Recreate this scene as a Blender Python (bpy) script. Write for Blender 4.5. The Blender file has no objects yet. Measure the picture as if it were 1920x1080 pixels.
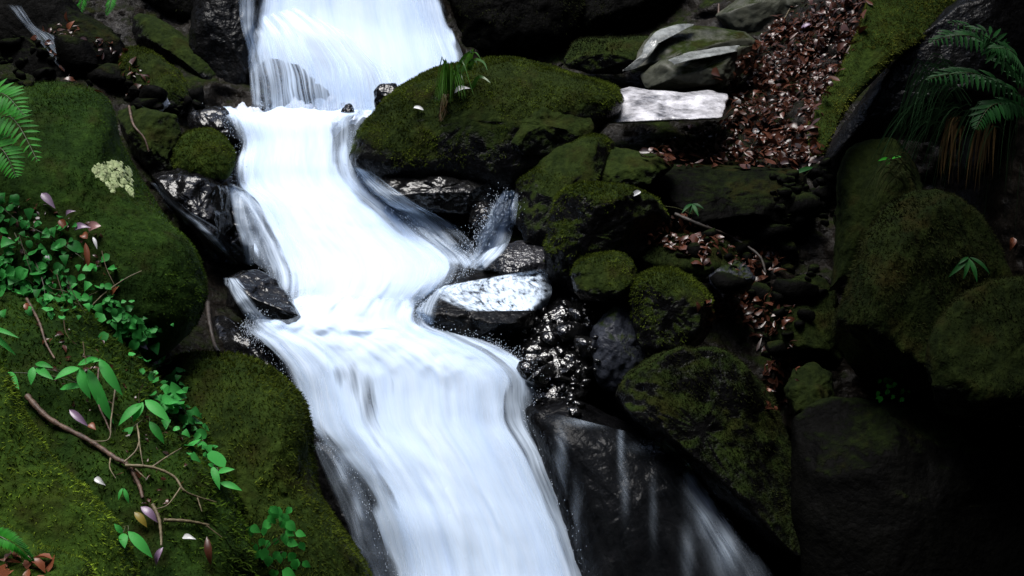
import bpy, math, random
import numpy as np
from mathutils import Vector, Matrix
from mathutils.bvhtree import BVHTree

random.seed(7)
RNG = np.random.default_rng(11)
SC = bpy.context.scene
COL = SC.collection

# ------------------------------------------------------------------ camera, sky, sun, exposure
FPX = 2318.0                       # focal length in photo pixels (1920 wide)
PITCH = math.radians(10.7)
cam_d = bpy.data.cameras.new('camera')
cam_d.sensor_width = 36.0
cam_d.lens = 36.0 * FPX / 1920.0
cam_d.clip_start = 0.05
cam_d.clip_end = 2000.0
cam = bpy.data.objects.new('camera', cam_d)
cam.rotation_euler = (math.radians(90) - PITCH, 0, 0)
COL.objects.link(cam)
SC.camera = cam

SUN_EL, SUN_AZ = math.radians(77), math.radians(-110)      # azimuth from +Y towards +X
world = bpy.data.worlds.new('World')
SC.world = world
world.use_nodes = True
wn = world.node_tree
bg = wn.nodes['Background']
sky = wn.nodes.new('ShaderNodeTexSky')
sky.sky_type = 'NISHITA'
sky.sun_disc = False
sky.sun_elevation = SUN_EL
sky.sun_rotation = SUN_AZ
sky.air_density = 1.0
sky.dust_density = 2.5
wn.links.new(sky.outputs[0], bg.inputs[0])
bg.inputs[1].default_value = 0.10
sun_d = bpy.data.lights.new('sun', 'SUN')
sun_d.energy = 2.6
sun_d.angle = math.radians(32)
sun_d.color = (1.0, 0.985, 0.96)
sun = bpy.data.objects.new('sun', sun_d)
sdir = Vector((math.cos(SUN_EL) * math.sin(SUN_AZ), math.cos(SUN_EL) * math.cos(SUN_AZ), math.sin(SUN_EL)))
sun.rotation_euler = sdir.to_track_quat('Z', 'Y').to_euler()
sun.location = sdir * 20
COL.objects.link(sun)
SC.view_settings.view_transform = 'Standard'
SC.view_settings.look = 'None'
SC.view_settings.exposure = 0.78
SC.view_settings.gamma = 1.0
SC.cycles.transparent_max_bounces = 24
SC.cycles.max_bounces = 6
SC.cycles.caustics_reflective = False
SC.cycles.caustics_refractive = False

# ------------------------------------------------------------------ geometry helpers
cp, sp_ = math.cos(PITCH), math.sin(PITCH)

def ray(px, py):
    x = (px - 960.0) / FPX
    y = (540.0 - py) / FPX
    return np.stack([x + 0 * y, cp + y * sp_ + 0 * x, y * cp - sp_ + 0 * x], axis=-1)

def P(px, py, d):                    # photo pixel + distance along the view axis -> point in the place
    px = np.asarray(px, float); py = np.asarray(py, float); d = np.asarray(d, float)
    return ray(px, py) * d[..., None]

def PV(px, py, d):
    return Vector(P(px, py, d).tolist())

def _hash(ix, iy, iz, seed):
    n = (ix * 374761393 + iy * 668265263 + iz * 2147483647 + seed * 1274126177) & 0xffffffff
    n = ((n ^ (n >> 13)) * 1274126177) & 0xffffffff
    n = n ^ (n >> 16)
    return (n & 0xffff) / 65535.0

def vnoise(p, seed=0):
    p = np.asarray(p, float)
    i = np.floor(p).astype(np.int64); f = p - i
    f = f * f * f * (f * (f * 6 - 15) + 10)
    r = 0
    for dx in (0, 1):
        for dy in (0, 1):
            for dz in (0, 1):
                w = (f[..., 0] if dx else 1 - f[..., 0]) * (f[..., 1] if dy else 1 - f[..., 1]) * (f[..., 2] if dz else 1 - f[..., 2])
                r = r + w * _hash(i[..., 0] + dx, i[..., 1] + dy, i[..., 2] + dz, seed)
    return r * 2 - 1

def fbm(p, octaves=4, seed=0, gain=0.5):
    a, s, r = 1.0, 0.0, 0
    for o in range(octaves):
        r = r + a * vnoise(np.asarray(p) * (2 ** o) + 17.3 * o, seed + o)
        s += a; a *= gain
    return r / s

def catmull(pts, n, closed=False):
    pts = np.asarray(pts, float); m = len(pts)
    if closed:
        t = np.linspace(0, m, n, endpoint=False)
    else:
        t = np.linspace(0, m - 1, n)
    i = np.floor(t).astype(int); f = (t - i)[:, None]
    if closed:
        g = lambda k: pts[k % m]
    else:
        i = np.minimum(i, m - 2); f = (t - i)[:, None]
        g = lambda k: pts[np.clip(k, 0, m - 1)]
    a, b, c, d = g(i - 1), g(i), g(i + 1), g(i + 2)
    return 0.5 * (2 * b + (c - a) * f + (2 * a - 5 * b + 4 * c - d) * f ** 2 + (3 * b - a - 3 * c + d) * f ** 3)

def props(o, label=None, cat=None, group=None, kind=None):
    if label: o['label'] = label
    if cat: o['category'] = cat
    if group: o['group'] = group
    if kind: o['kind'] = kind
    return o

def mesh_np(name, V, F, mat, parent=None, smooth=True, loc=None):
    """V (n,3); F (m,k) all of one size, or a list of such arrays"""
    V = np.asarray(V, np.float32)
    if loc is not None:
        V = V - np.asarray(loc, np.float32)
    Fs = F if isinstance(F, list) else [F]
    Fs = [np.asarray(f, np.int32) for f in Fs if len(f)]
    me = bpy.data.meshes.new(name)
    me.vertices.add(len(V)); me.vertices.foreach_set('co', V.ravel())
    li = np.concatenate([f.ravel() for f in Fs])
    tot = np.concatenate([np.full(len(f), f.shape[1], np.int32) for f in Fs])
    st = np.concatenate([[0], np.cumsum(tot)[:-1]]).astype(np.int32)
    me.loops.add(len(li)); me.loops.foreach_set('vertex_index', li)
    me.polygons.add(len(tot)); me.polygons.foreach_set('loop_start', st); me.polygons.foreach_set('loop_total', tot)
    me.polygons.foreach_set('use_smooth', np.full(len(tot), smooth, bool))
    me.update(calc_edges=True)
    if mat: me.materials.append(mat)
    o = bpy.data.objects.new(name, me)
    if loc is not None: o.location = [float(c) for c in loc]
    COL.objects.link(o)
    if parent:
        o.parent = parent
        o.location = [float(c) for c in ((np.asarray(loc) if loc is not None else np.zeros(3)) - np.array(parent.location))]
    return o

# surfaces that things can rest on: collected for ray casts
SV, SF, _soff = [], [], [0]
def solid(V, F):
    V = np.asarray(V, float)
    SV.append(V); SF.extend((np.asarray(F) + _soff[0]).tolist()); _soff[0] += len(V)
BVH = [None]
def bake():
    BVH[0] = BVHTree.FromPolygons(np.concatenate(SV).tolist(), SF)
def hit(px, py, fallback=5.5):
    r = Vector(ray(np.float64(px), np.float64(py)).tolist())
    loc, nrm, i, dist = BVH[0].ray_cast(Vector((0, 0, 0)), r.normalized())
    if loc is None:
        return r * fallback, -r.normalized()
    if nrm.dot(r) > 0: nrm = -nrm
    return loc, nrm
def depth_of(loc):
    return loc.y * cp - loc.z * sp_

# ------------------------------------------------------------------ materials
def newmat(name):
    m = bpy.data.materials.new(name); m.use_nodes = True
    nt = m.node_tree
    return m, nt, nt.nodes['Principled BSDF'], nt.nodes['Material Output']

def N(nt, typ, **kw):
    n = nt.nodes.new(typ)
    for k, v in kw.items():
        if k.startswith('i_'):
            n.inputs[k[2:].replace('_', ' ')].default_value = v
        else:
            setattr(n, k, v)
    return n

def noise(nt, vec, scale, detail=4, rough=0.55, mapscale=None):
    if mapscale:
        mp = N(nt, 'ShaderNodeMapping'); mp.inputs['Scale'].default_value = mapscale
        nt.links.new(vec, mp.inputs[0]); vec = mp.outputs[0]
    n = N(nt, 'ShaderNodeTexNoise'); n.inputs['Scale'].default_value = scale
    n.inputs['Detail'].default_value = detail; n.inputs['Roughness'].default_value = rough
    nt.links.new(vec, n.inputs['Vector'])
    return n.outputs[0]

def ramp(nt, fac, stops):
    r = N(nt, 'ShaderNodeValToRGB')
    e = r.color_ramp.elements
    while len(e) < len(stops): e.new(0.5)
    for i, (p, c) in enumerate(stops):
        e[i].position = p
        e[i].color = (c if len(c) == 4 else tuple(c) + (1,)) if not isinstance(c, (int, float)) else (c, c, c, 1)
    nt.links.new(fac, r.inputs[0])
    return r.outputs[0]

def math_(nt, op, a, b=None, c=None, clamp=False):
    n = N(nt, 'ShaderNodeMath', operation=op); n.use_clamp = clamp
    for i, v in enumerate((a, b, c)):
        if v is None: continue
        if isinstance(v, (int, float)): n.inputs[i].default_value = v
        else: nt.links.new(v, n.inputs[i])
    return n.outputs[0]

def mixc(nt, fac, a, b):
    n = N(nt, 'ShaderNodeMix', data_type='RGBA')
    for s, v in ((0, fac), (6, a), (7, b)):
        if isinstance(v, (int, float)): n.inputs[s].default_value = v
        elif isinstance(v, tuple): n.inputs[s].default_value = v if len(v) == 4 else v + (1,)
        else: nt.links.new(v, n.inputs[s])
    return n.outputs[2]

MOSS = [(0.25, (0.004, 0.007, 0.002)), (0.45, (0.010, 0.017, 0.004)), (0.62, (0.022, 0.034, 0.007)), (0.8, (0.052, 0.072, 0.012))]
def rock_mat(name, moss, rock=((0.002, 0.002, 0.0025), (0.009, 0.009, 0.009)), rough=(0.16, 0.4), bump=0.8, bscale=38, nz=0.25, tint=None, moss_up=0.9, spec=0.10, bdist=0.012, fd=3):
    """wet rock with a coat of moss: moss = how much of it is covered, thicker where rain and light reach"""
    m, nt, b, out = newmat(name)
    tc = N(nt, 'ShaderNodeTexCoord').outputs['Object']
    big = noise(nt, tc, 3.2, 5, 0.6)
    fine = noise(nt, tc, bscale, fd, 0.55)
    streak = noise(nt, tc, 30, 4, 0.6, (1, 1, 0.28))
    geo = N(nt, 'ShaderNodeNewGeometry')
    sx = N(nt, 'ShaderNodeSeparateXYZ'); nt.links.new(geo.outputs['Normal'], sx.inputs[0])
    rockc = ramp(nt, noise(nt, tc, 9, 6, 0.65), [(0.35, rock[0]), (0.7, rock[1])])
    mixn = math_(nt, 'MULTIPLY_ADD', streak, 0.55, math_(nt, 'MULTIPLY', big, 0.5))
    mstops = MOSS if not tint else [(p, tuple(a * t for a, t in zip(c, tint))) for p, c in MOSS]
    mossc = ramp(nt, mixn, mstops)
    # brown patches of old moss
    brown = ramp(nt, noise(nt, tc, 5.5, 4, 0.6), [(0.52, 0.0), (0.7, 0.75)])
    mossc = mixc(nt, brown, mossc, (0.016, 0.012, 0.003))
    v = math_(nt, 'MULTIPLY_ADD', sx.outputs[2], moss_up, math_(nt, 'MULTIPLY_ADD', big, 1.3, -0.65 + (moss - 0.5) * 1.6 - nz + 0.25))
    v = math_(nt, 'ADD', v, math_(nt, 'MULTIPLY_ADD', fine, 0.5, -0.25))
    mask = ramp(nt, v, [(0.02, 0.0), (0.28, 1.0)])
    if moss <= 0: mask = ramp(nt, v, [(0.0, 0.0), (1.0, 0.0)])
    nt.links.new(mixc(nt, mask, rockc, mossc), b.inputs['Base Color'])
    rr = ramp(nt, fine, [(0.3, rough[0]), (0.75, rough[1])])
    nt.links.new(mixc(nt, mask, rr, (0.95, 0.95, 0.95)), b.inputs['Roughness'])
    sp = math_(nt, 'MULTIPLY_ADD', mask, 0.05 - spec, spec)
    nt.links.new(sp, b.inputs['Specular IOR Level'])
    bp = N(nt, 'ShaderNodeBump'); bp.inputs['Strength'].default_value = bump; bp.inputs['Distance'].default_value = bdist
    nt.links.new(math_(nt, 'ADD', fine, math_(nt, 'MULTIPLY', mask, math_(nt, 'MULTIPLY', streak, 1.2))), bp.inputs['Height'])
    nt.links.new(bp.outputs[0], b.inputs['Normal'])
    return m

M = {}
M['mossy'] = rock_mat('mossy_rock', 0.85, tint=(1.3, 1.4, 1.1))
M['mossy_bright'] = rock_mat('bright_mossy_rock', 1.1, tint=(1.5, 1.9, 1.2))
M['mossy_green'] = rock_mat('green_mossy_rock', 1.1, tint=(0.9, 1.3, 1.0))
M['mossy_top'] = rock_mat('moss_topped_rock', 0.42, moss_up=1.25)
M['mossy_dim'] = rock_mat('shade_painted_mossy_rock', 0.75, tint=(0.6, 0.58, 0.6))  # darkened copy of mossy: shade of the dim banks put into the colour
M['mossy_crest'] = rock_mat('moss_crested_dark_rock', 0.24, moss_up=1.35)
M['dimhalf'] = rock_mat('shade_painted_half_mossy_rock', 0.12, rock=((0.0006, 0.0006, 0.0006), (0.0026, 0.0026, 0.0022)), rough=(0.6, 0.85), tint=(0.4, 0.4, 0.45), spec=0.03)  # shade of the hollows painted in: much darker than the half-mossy rock
M['half'] = rock_mat('half_mossy_rock', 0.45)
M['wet'] = rock_mat('wet_black_rock', 0.0, rough=(0.12, 0.3), bump=0.8, bscale=15, spec=0.32, bdist=0.018, fd=3)
M['wet_dark'] = rock_mat('dull_wet_black_rock', 0.0, rough=(0.22, 0.45), bump=0.8, bscale=24, spec=0.12, bdist=0.02)
M['jet'] = rock_mat('jet_black_wet_rock', 0.0, rock=((0.001, 0.001, 0.0012), (0.004, 0.004, 0.0045)), rough=(0.2, 0.4), bump=0.7, bscale=20, spec=0.06, bdist=0.02)
M['gravel'] = rock_mat('wet_gravelly_rock', 0.0, rough=(0.05, 0.12), bump=0.6, bscale=62, spec=0.8, bdist=0.010, fd=2)
M['slick'] = rock_mat('slick_wet_rock', 0.0, rock=((0.008, 0.008, 0.01), (0.05, 0.05, 0.056)), rough=(0.07, 0.2), bump=0.8, bscale=35, spec=0.7, bdist=0.02, fd=3)
M['pale'] = rock_mat('pale_and_glare_stone', 0.0, rock=((0.09, 0.09, 0.10), (0.86, 0.85, 0.9)), rough=(0.15, 0.35), spec=0.5, bump=0.5, bscale=24)  # near-white: sky glare on the flat wet slab put into the colour
M['edge_glint'] = rock_mat('painted_edge_glint', 0.0, rock=((0.07, 0.075, 0.07), (0.34, 0.36, 0.35)), rough=(0.2, 0.4), spec=0.5, bump=0.6, bscale=24)  # sky glints on wet stone edges, painted as a pale colour
M['olive'] = rock_mat('olive_grey_stone', 0.12, rock=((0.035, 0.037, 0.028), (0.085, 0.088, 0.066)), rough=(0.3, 0.6), bump=0.5, bscale=22)
M['bluish'] = rock_mat('bluish_grey_stone', 0.15, rock=((0.012, 0.014, 0.02), (0.05, 0.055, 0.07)), rough=(0.25, 0.5))
M['soil'] = rock_mat('dark_wet_soil', 0.08, rock=((0.003, 0.0025, 0.002), (0.014, 0.011, 0.008)), rough=(0.35, 0.8), bump=1.0, bscale=34, tint=(0.6, 0.6, 0.6))

def leaf_mat(name, lo, hi, rough=0.4, transl=0.35, spec=0.5, patch=False):
    m, nt, b, out = newmat(name)
    geo = N(nt, 'ShaderNodeNewGeometry')
    tc = N(nt, 'ShaderNodeTexCoord').outputs['Object']
    rnd = math_(nt, 'ADD', math_(nt, 'MULTIPLY', geo.outputs['Random Per Island'], 0.75), math_(nt, 'MULTIPLY', noise(nt, tc, 40, 3), 0.25))
    c = mixc(nt, rnd, lo, hi)
    if patch:                                            # clumps of older, darker growth
        vm = N(nt, 'ShaderNodeVectorMath', operation='SCALE')
        nt.links.new(c, vm.inputs[0]); nt.links.new(ramp(nt, noise(nt, tc, 6.5, 5, 0.65), [(0.33, 0.2), (0.5, 0.75), (0.68, 1.5)]), vm.inputs['Scale'])
        c = vm.outputs[0]
    nt.links.new(c, b.inputs['Base Color'])
    b.inputs['Roughness'].default_value = rough
    b.inputs['Specular IOR Level'].default_value = spec
    t = N(nt, 'ShaderNodeBsdfTranslucent'); nt.links.new(c, t.inputs[0])
    mx = N(nt, 'ShaderNodeMixShader'); mx.inputs[0].default_value = transl
    nt.links.new(b.outputs[0], mx.inputs[1]); nt.links.new(t.outputs[0], mx.inputs[2])
    nt.links.new(mx.outputs[0], out.inputs[0])
    return m
M['tuft'] = leaf_mat('moss_tuft', (0.010, 0.018, 0.003), (0.120, 0.165, 0.015), 0.9, 0.3, 0.1, True)
M['tuft_bright'] = leaf_mat('bright_moss_tuft', (0.030, 0.054, 0.006), (0.24, 0.36, 0.028), 0.9, 0.3, 0.1, True)
M['tuft_green'] = leaf_mat('green_moss_tuft', (0.009, 0.022, 0.003), (0.092, 0.165, 0.014), 0.9, 0.3, 0.1, True)
M['tuft_deep'] = leaf_mat('deep_green_moss_tuft', (0.009, 0.021, 0.003), (0.072, 0.138, 0.013), 0.9, 0.3, 0.1, True)
M['tuft_dim'] = leaf_mat('shade_painted_moss_tuft', (0.005, 0.007, 0.002), (0.028, 0.034, 0.007), 0.9, 0.3, 0.1, True)  # moss darkened to paint in the shade on dim rocks
M['leaf'] = leaf_mat('fresh_green_leaf', (0.025, 0.24, 0.03), (0.09, 0.52, 0.10), 0.5, 0.4, 0.22)
M['ivy'] = leaf_mat('ivy_leaf', (0.012, 0.09, 0.016), (0.075, 0.46, 0.09), 0.45, 0.3, 0.18)
M['fern'] = leaf_mat('fern_green', (0.014, 0.15, 0.01), (0.05, 0.36, 0.03), 0.5, 0.4, 0.15)
M['fern_dark'] = leaf_mat('dark_fern_green', (0.006, 0.034, 0.008), (0.02, 0.10, 0.022), 0.5, 0.3, 0.15)
M['tuft_olive'] = leaf_mat('olive_moss_tuft', (0.030, 0.040, 0.008), (0.20, 0.22, 0.030), 0.9, 0.3, 0.1, True)
M['grass'] = leaf_mat('dark_grass_blade', (0.006, 0.022, 0.008), (0.03, 0.07, 0.03), 0.3, 0.25)
M['grass_bright'] = leaf_mat('green_grass_blade', (0.02, 0.07, 0.006), (0.06, 0.17, 0.015), 0.35, 0.35)
M['brown'] = leaf_mat('wet_brown_leaf', (0.007, 0.003, 0.002), (0.105, 0.036, 0.020), 0.3, 0.1, 0.45)
M['purple'] = leaf_mat('mauve_dead_leaf', (0.13, 0.08, 0.14), (0.28, 0.19, 0.30), 0.35, 0.15, 0.6)
M['pink'] = leaf_mat('pinkish_dead_leaf', (0.22, 0.10, 0.10), (0.36, 0.2, 0.2), 0.35, 0.15)
M['orange'] = leaf_mat('orange_brown_dead_leaf', (0.12, 0.035, 0.015), (0.28, 0.09, 0.04), 0.4, 0.2)
M['yellow'] = leaf_mat('yellow_dead_leaf', (0.2, 0.15, 0.02), (0.3, 0.23, 0.04), 0.4, 0.2)
M['white'] = leaf_mat('pale_and_glint_white_leaf', (0.45, 0.47, 0.46), (0.7, 0.7, 0.72), 0.3, 0.15)  # pale leaves, and the white of a glint on a wet one
M['straw'] = leaf_mat('dry_straw_blade', (0.02, 0.012, 0.004), (0.10, 0.062, 0.02), 0.5, 0.3)
M['stem'] = leaf_mat('green_brown_stem', (0.02, 0.035, 0.01), (0.06, 0.06, 0.02), 0.5, 0.0)

def bark(name, lo, hi):
    m, nt, b, out = newmat(name)
    tc = N(nt, 'ShaderNodeTexCoord').outputs['Object']
    n = noise(nt, tc, 40, 5, 0.65)
    nt.links.new(ramp(nt, n, [(0.35, lo), (0.7, hi)]), b.inputs['Base Color'])
    b.inputs['Roughness'].default_value = 0.6
    bp = N(nt, 'ShaderNodeBump'); bp.inputs['Strength'].default_value = 0.6; bp.inputs['Distance'].default_value = 0.005
    nt.links.new(n, bp.inputs['Height']); nt.links.new(bp.outputs[0], b.inputs['Normal'])
    return m
M['bark'] = bark('dead_bark', (0.03, 0.016, 0.010), (0.16, 0.095, 0.065))
M['bark_pale'] = bark('pale_dead_twig', (0.08, 0.06, 0.03), (0.22, 0.18, 0.10))
M['bark_dark'] = bark('dark_wet_bark', (0.012, 0.009, 0.007), (0.05, 0.036, 0.028))
M['lichen'] = bark('pale_green_lichen', (0.24, 0.32, 0.13), (0.50, 0.56, 0.30))

def water_mat(name, su=34, sv=2.2, k=1.7, bias=-0.25, gain=1.5, soft=False):
    """aerated falling water: white where dense, thinning to clear streaks; UV is in metres (across, along the flow)"""
    m, nt, b, out = newmat(name)
    uv = N(nt, 'ShaderNodeTexCoord').outputs['UV']
    wv = N(nt, 'ShaderNodeMapping'); wv.inputs['Scale'].default_value = (5, 2.2, 1); nt.links.new(uv, wv.inputs[0])
    wn_ = N(nt, 'ShaderNodeTexNoise'); wn_.inputs['Scale'].default_value = 1.0; wn_.inputs['Detail'].default_value = 2; nt.links.new(wv.outputs[0], wn_.inputs['Vector'])
    vs = N(nt, 'ShaderNodeVectorMath', operation='MULTIPLY_ADD'); vs.inputs[1].default_value = (0.07, 0.0, 0.0)
    nt.links.new(wn_.outputs['Color'], vs.inputs[0]); nt.links.new(uv, vs.inputs[2]); uv = vs.outputs[0]
    n1 = noise(nt, uv, 1.0, 4, 0.6, (su, sv, 1))
    n2 = noise(nt, uv, 1.0, 3, 0.6, (su * 2.9, sv * 1.6, 1))
    n3 = noise(nt, uv, 1.0, 3, 0.5, (6, 2.0, 1))
    at = N(nt, 'ShaderNodeAttribute', attribute_name='body')
    st = math_(nt, 'ADD', math_(nt, 'MULTIPLY', n1, 0.55), math_(nt, 'ADD', math_(nt, 'MULTIPLY', n2, 0.25), math_(nt, 'MULTIPLY', n3, 0.2)))
    if soft:                                             # thin film: streaks scale with how much water there is
        a = math_(nt, 'MULTIPLY', at.outputs['Fac'], math_(nt, 'MULTIPLY_ADD', math_(nt, 'SUBTRACT', st, 0.5), k * 3, gain), clamp=True)
    else:
        a = math_(nt, 'MULTIPLY_ADD', math_(nt, 'SUBTRACT', st, 0.5), k * 2, math_(nt, 'MULTIPLY_ADD', at.outputs['Fac'], gain, bias), clamp=True)
        a = math_(nt, 'MULTIPLY', a, math_(nt, 'MULTIPLY', at.outputs['Fac'], 4.0, clamp=True), clamp=True)
    col = ramp(nt, st, [(0.32, (0.56, 0.70, 0.96)), (0.45, (0.65, 0.79, 0.98)), (0.6, (0.71, 0.83, 0.99))])
    nt.links.new(col, b.inputs['Base Color'])
    b.inputs['Roughness'].default_value = 0.55
    b.inputs['Specular IOR Level'].default_value = 0.2
    bp = N(nt, 'ShaderNodeBump'); bp.inputs['Strength'].default_value = 0.05; bp.inputs['Distance'].default_value = 0.02
    nt.links.new(st, bp.inputs['Height']); nt.links.new(bp.outputs[0], b.inputs['Normal'])
    t = N(nt, 'ShaderNodeBsdfTranslucent'); nt.links.new(col, t.inputs[0])
    mx = N(nt, 'ShaderNodeMixShader'); mx.inputs[0].default_value = 0.06
    nt.links.new(b.outputs[0], mx.inputs[1]); nt.links.new(t.outputs[0], mx.inputs[2])
    tr = N(nt, 'ShaderNodeBsdfTransparent')
    m2 = N(nt, 'ShaderNodeMixShader'); nt.links.new(a, m2.inputs[0])
    nt.links.new(tr.outputs[0], m2.inputs[1]); nt.links.new(mx.outputs[0], m2.inputs[2])
    nt.links.new(m2.outputs[0], out.inputs[0])
    return m
M['water'] = water_mat('white_water', su=20, sv=1.5, k=1.6, bias=-0.4, gain=2.4)
M['veil'] = water_mat('thin_water_veil', su=40, sv=1.7, k=1.35, gain=0.9, soft=True)

M['strand'] = water_mat('falling_water_strands', su=30, sv=0.8, k=3.4, gain=0.75, soft=True)
M['painted_glint'] = water_mat('painted_glint_film', su=34, sv=22, k=2.6, gain=0.85, soft=True)  # white film that paints sky glints on a wet rock

# ------------------------------------------------------------------ the ground: ravine bed and banks
ANCH = [  # photo x, y, depth in metres
 (-2600,-1300,9),(-2600,0,5.0),(-2600,900,2.6),(-2600,2600,1.6),(-1000,-1300,12),(-1000,0,6.2),(-1000,700,3.4),(-1000,1500,2.3),(-1000,2600,1.7),
 (-200,-1300,13),(-200,0,7.4),(-200,250,5.9),(-200,540,4.6),(-200,900,3.6),(-200,1250,2.9),(-200,2600,1.7),
 (200,-300,8.6),(200,0,7.7),(200,180,6.8),(200,400,5.6),(200,700,4.7),(200,1080,3.9),
 (420,-100,7.8),(420,100,7.45),(420,300,6.75),(420,500,6.1),(420,620,5.6),(450,850,4.9),(560,1000,4.9),(600,850,5.5),
 (650,-1300,14),(650,-300,8.4),(650,-170,8.1),(560,-60,7.55),(650,60,7.45),(650,200,7.25),(560,240,6.85),(560,345,6.55),(600,430,6.2),(660,520,6.0),(660,600,5.85),(760,690,5.55),(800,850,5.35),(860,1080,5.2),(880,1300,4.7),(900,2600,1.9),
 (1000,-300,9.2),(1000,0,8.3),(900,200,7.3),(820,330,6.5),(900,420,6.25),(960,620,5.75),(1050,700,5.6),(1150,900,5.4),(1250,1080,5.3),
 (1250,-300,9.4),(1250,0,8.2),(1250,170,7.3),(1250,260,6.75),(1250,330,6.45),(1250,430,6.15),(1300,520,5.9),(1300,640,5.7),(1450,700,5.55),(1450,900,5.6),
 (1500,-1300,13),(1500,-300,8.8),(1500,0,7.7),(1450,150,7.2),(1400,300,6.7),(1500,450,6.2),(1500,600,5.9),
 (1700,-100,7.2),(1700,150,6.6),(1750,350,6.2),(1750,600,5.8),(1750,850,6.0),(1700,1080,5.6),(1700,1400,4.2),
 (1950,-200,6.0),(1950,150,5.4),(1950,400,5.3),(1950,700,5.3),(1950,1080,5.0),(1950,1500,3.6),(1900,2600,1.9),
 (2800,-1300,8.5),(2800,0,4.3),(2800,700,3.6),(2800,1300,2.8),(2800,2600,1.7),(4400,-1300,6),(4400,0,3.4),(4400,1200,2.0),(4400,2600,1.4)]
def ground():
    A = np.array(ANCH, float)
    xy = A[:, :2] / 1000.0; ld = np.log(A[:, 2])
    n = len(A)
    D = np.linalg.norm(xy[:, None] - xy[None], axis=-1)
    K = np.zeros((n + 3, n + 3)); K[:n, :n] = D; K[:n, n] = 1; K[n, :n] = 1
    K[:n, n + 1:] = xy; K[n + 1:, :n] = xy.T
    K[:n, :n] -= np.eye(n) * 0.01
    w = np.linalg.solve(K, np.concatenate([ld, np.zeros(3)]))
    gx = np.concatenate([np.linspace(-2600, -150, 50, endpoint=False), np.linspace(-150, 2070, 330), np.linspace(2080, 4400, 50)])
    gy = np.concatenate([np.linspace(-1300, -150, 40, endpoint=False), np.linspace(-150, 1250, 230), np.linspace(1260, 2600, 40)])
    X, Y = np.meshgrid(gx, gy)
    q = np.stack([X.ravel(), Y.ravel()], -1) / 1000.0
    ld2 = np.linalg.norm(q[:, None] - xy[None], axis=-1) @ w[:n] + w[n] + q @ w[n + 1:]
    d = np.exp(ld2).reshape(X.shape)
    V = P(X, Y, d)
    r = V / np.linalg.norm(V, axis=-1, keepdims=True)
    nz = 0.16 * fbm(V * 2.2, 5, 3) + 0.05 * np.abs(fbm(V * 9, 4, 9)) + 0.02 * fbm(V * 30, 2, 19)
    V = V + r * (nz * np.clip(d / 5, 0.4, 2))[..., None]
    h, wd = X.shape
    i = np.arange(h * wd).reshape(h, wd)
    F = np.stack([i[:-1, :-1].ravel(), i[1:, :-1].ravel(), i[1:, 1:].ravel(), i[:-1, 1:].ravel()], -1)
    V = V.reshape(-1, 3)
    o = mesh_np('ground', V, F, M['soil'])
    props(o, 'dark wet soil and moss of the steep ravine bed between the rocks', 'ground', kind='structure')
    solid(V, F)
ground()

def forest_floor():
    n = 40
    g = np.linspace(-1, 1, n); g = np.sign(g) * np.abs(g) ** 2.2
    X, Y = np.meshgrid(g * 300, g * 300)
    Z = -3.0 + 0.35 * fbm(np.stack([X * 0.05, Y * 0.05, 0 * X], -1), 3, 5) + np.maximum(0, np.hypot(X, Y) - 14) * 0.16
    V = np.stack([X, Y, Z], -1).reshape(-1, 3)
    i = np.arange(n * n).reshape(n, n)
    F = np.stack([i[:-1, :-1].ravel(), i[:-1, 1:].ravel(), i[1:, 1:].ravel(), i[1:, :-1].ravel()], -1)
    props(mesh_np('terrain', V, F, M['soil']), 'dark forest floor beyond the ravine', 'terrain', kind='structure')
forest_floor()

def blocking_wall(path, hgt, lean, seed):  # added out of view to cut the low sky light
    """a tall unseen wall added to block sky light: path of plan points, leaning over by lean metres at the top"""
    pl = catmull(path, 90)
    t = np.gradient(pl, axis=0); t /= np.linalg.norm(t, axis=1, keepdims=True)
    nrm = np.stack([-t[:, 1], t[:, 0]], -1)
    rows = 60
    V = []
    for k in range(rows):
        f = k / (rows - 1)
        off = -lean * f ** 1.5
        xy = pl + nrm * off
        z = np.full(len(pl), -3.2 + (hgt + 3.2) * f)
        V.append(np.column_stack([xy, z]))
    V = np.array(V)
    a = 0.35 * fbm(V * 0.9, 5, seed) + 0.1 * fbm(V * 4, 3, seed + 7)
    V[..., 0] += nrm[None, :, 0] * a; V[..., 1] += nrm[None, :, 1] * a
    h, w = V.shape[:2]
    i = np.arange(h * w).reshape(h, w)
    F = np.stack([i[:-1, :-1].ravel(), i[:-1, 1:].ravel(), i[1:, 1:].ravel(), i[1:, :-1].ravel()], -1)
    return props(mesh_np('sky_blocking_wall', V.reshape(-1, 3), F, M['soil']), 'added unseen wall blocking sky light beside the ravine', 'sky_blocking_wall', kind='structure')
blocking_wall([(3.6, 9.5), (3.0, 6.6), (2.6, 4.4), (2.5, 2.2), (2.5, 0.2), (2.1, -1.8), (0.6, -3.0), (-1.6, -3.2), (-3.2, -2.0)], 5.0, 1.4, 21)
blocking_wall([(-3.2, -2.0), (-3.6, 0.5), (-3.6, 2.5), (-3.9, 5.0), (-4.2, 8.0)], 2.6, 0.2, 33)

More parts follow.
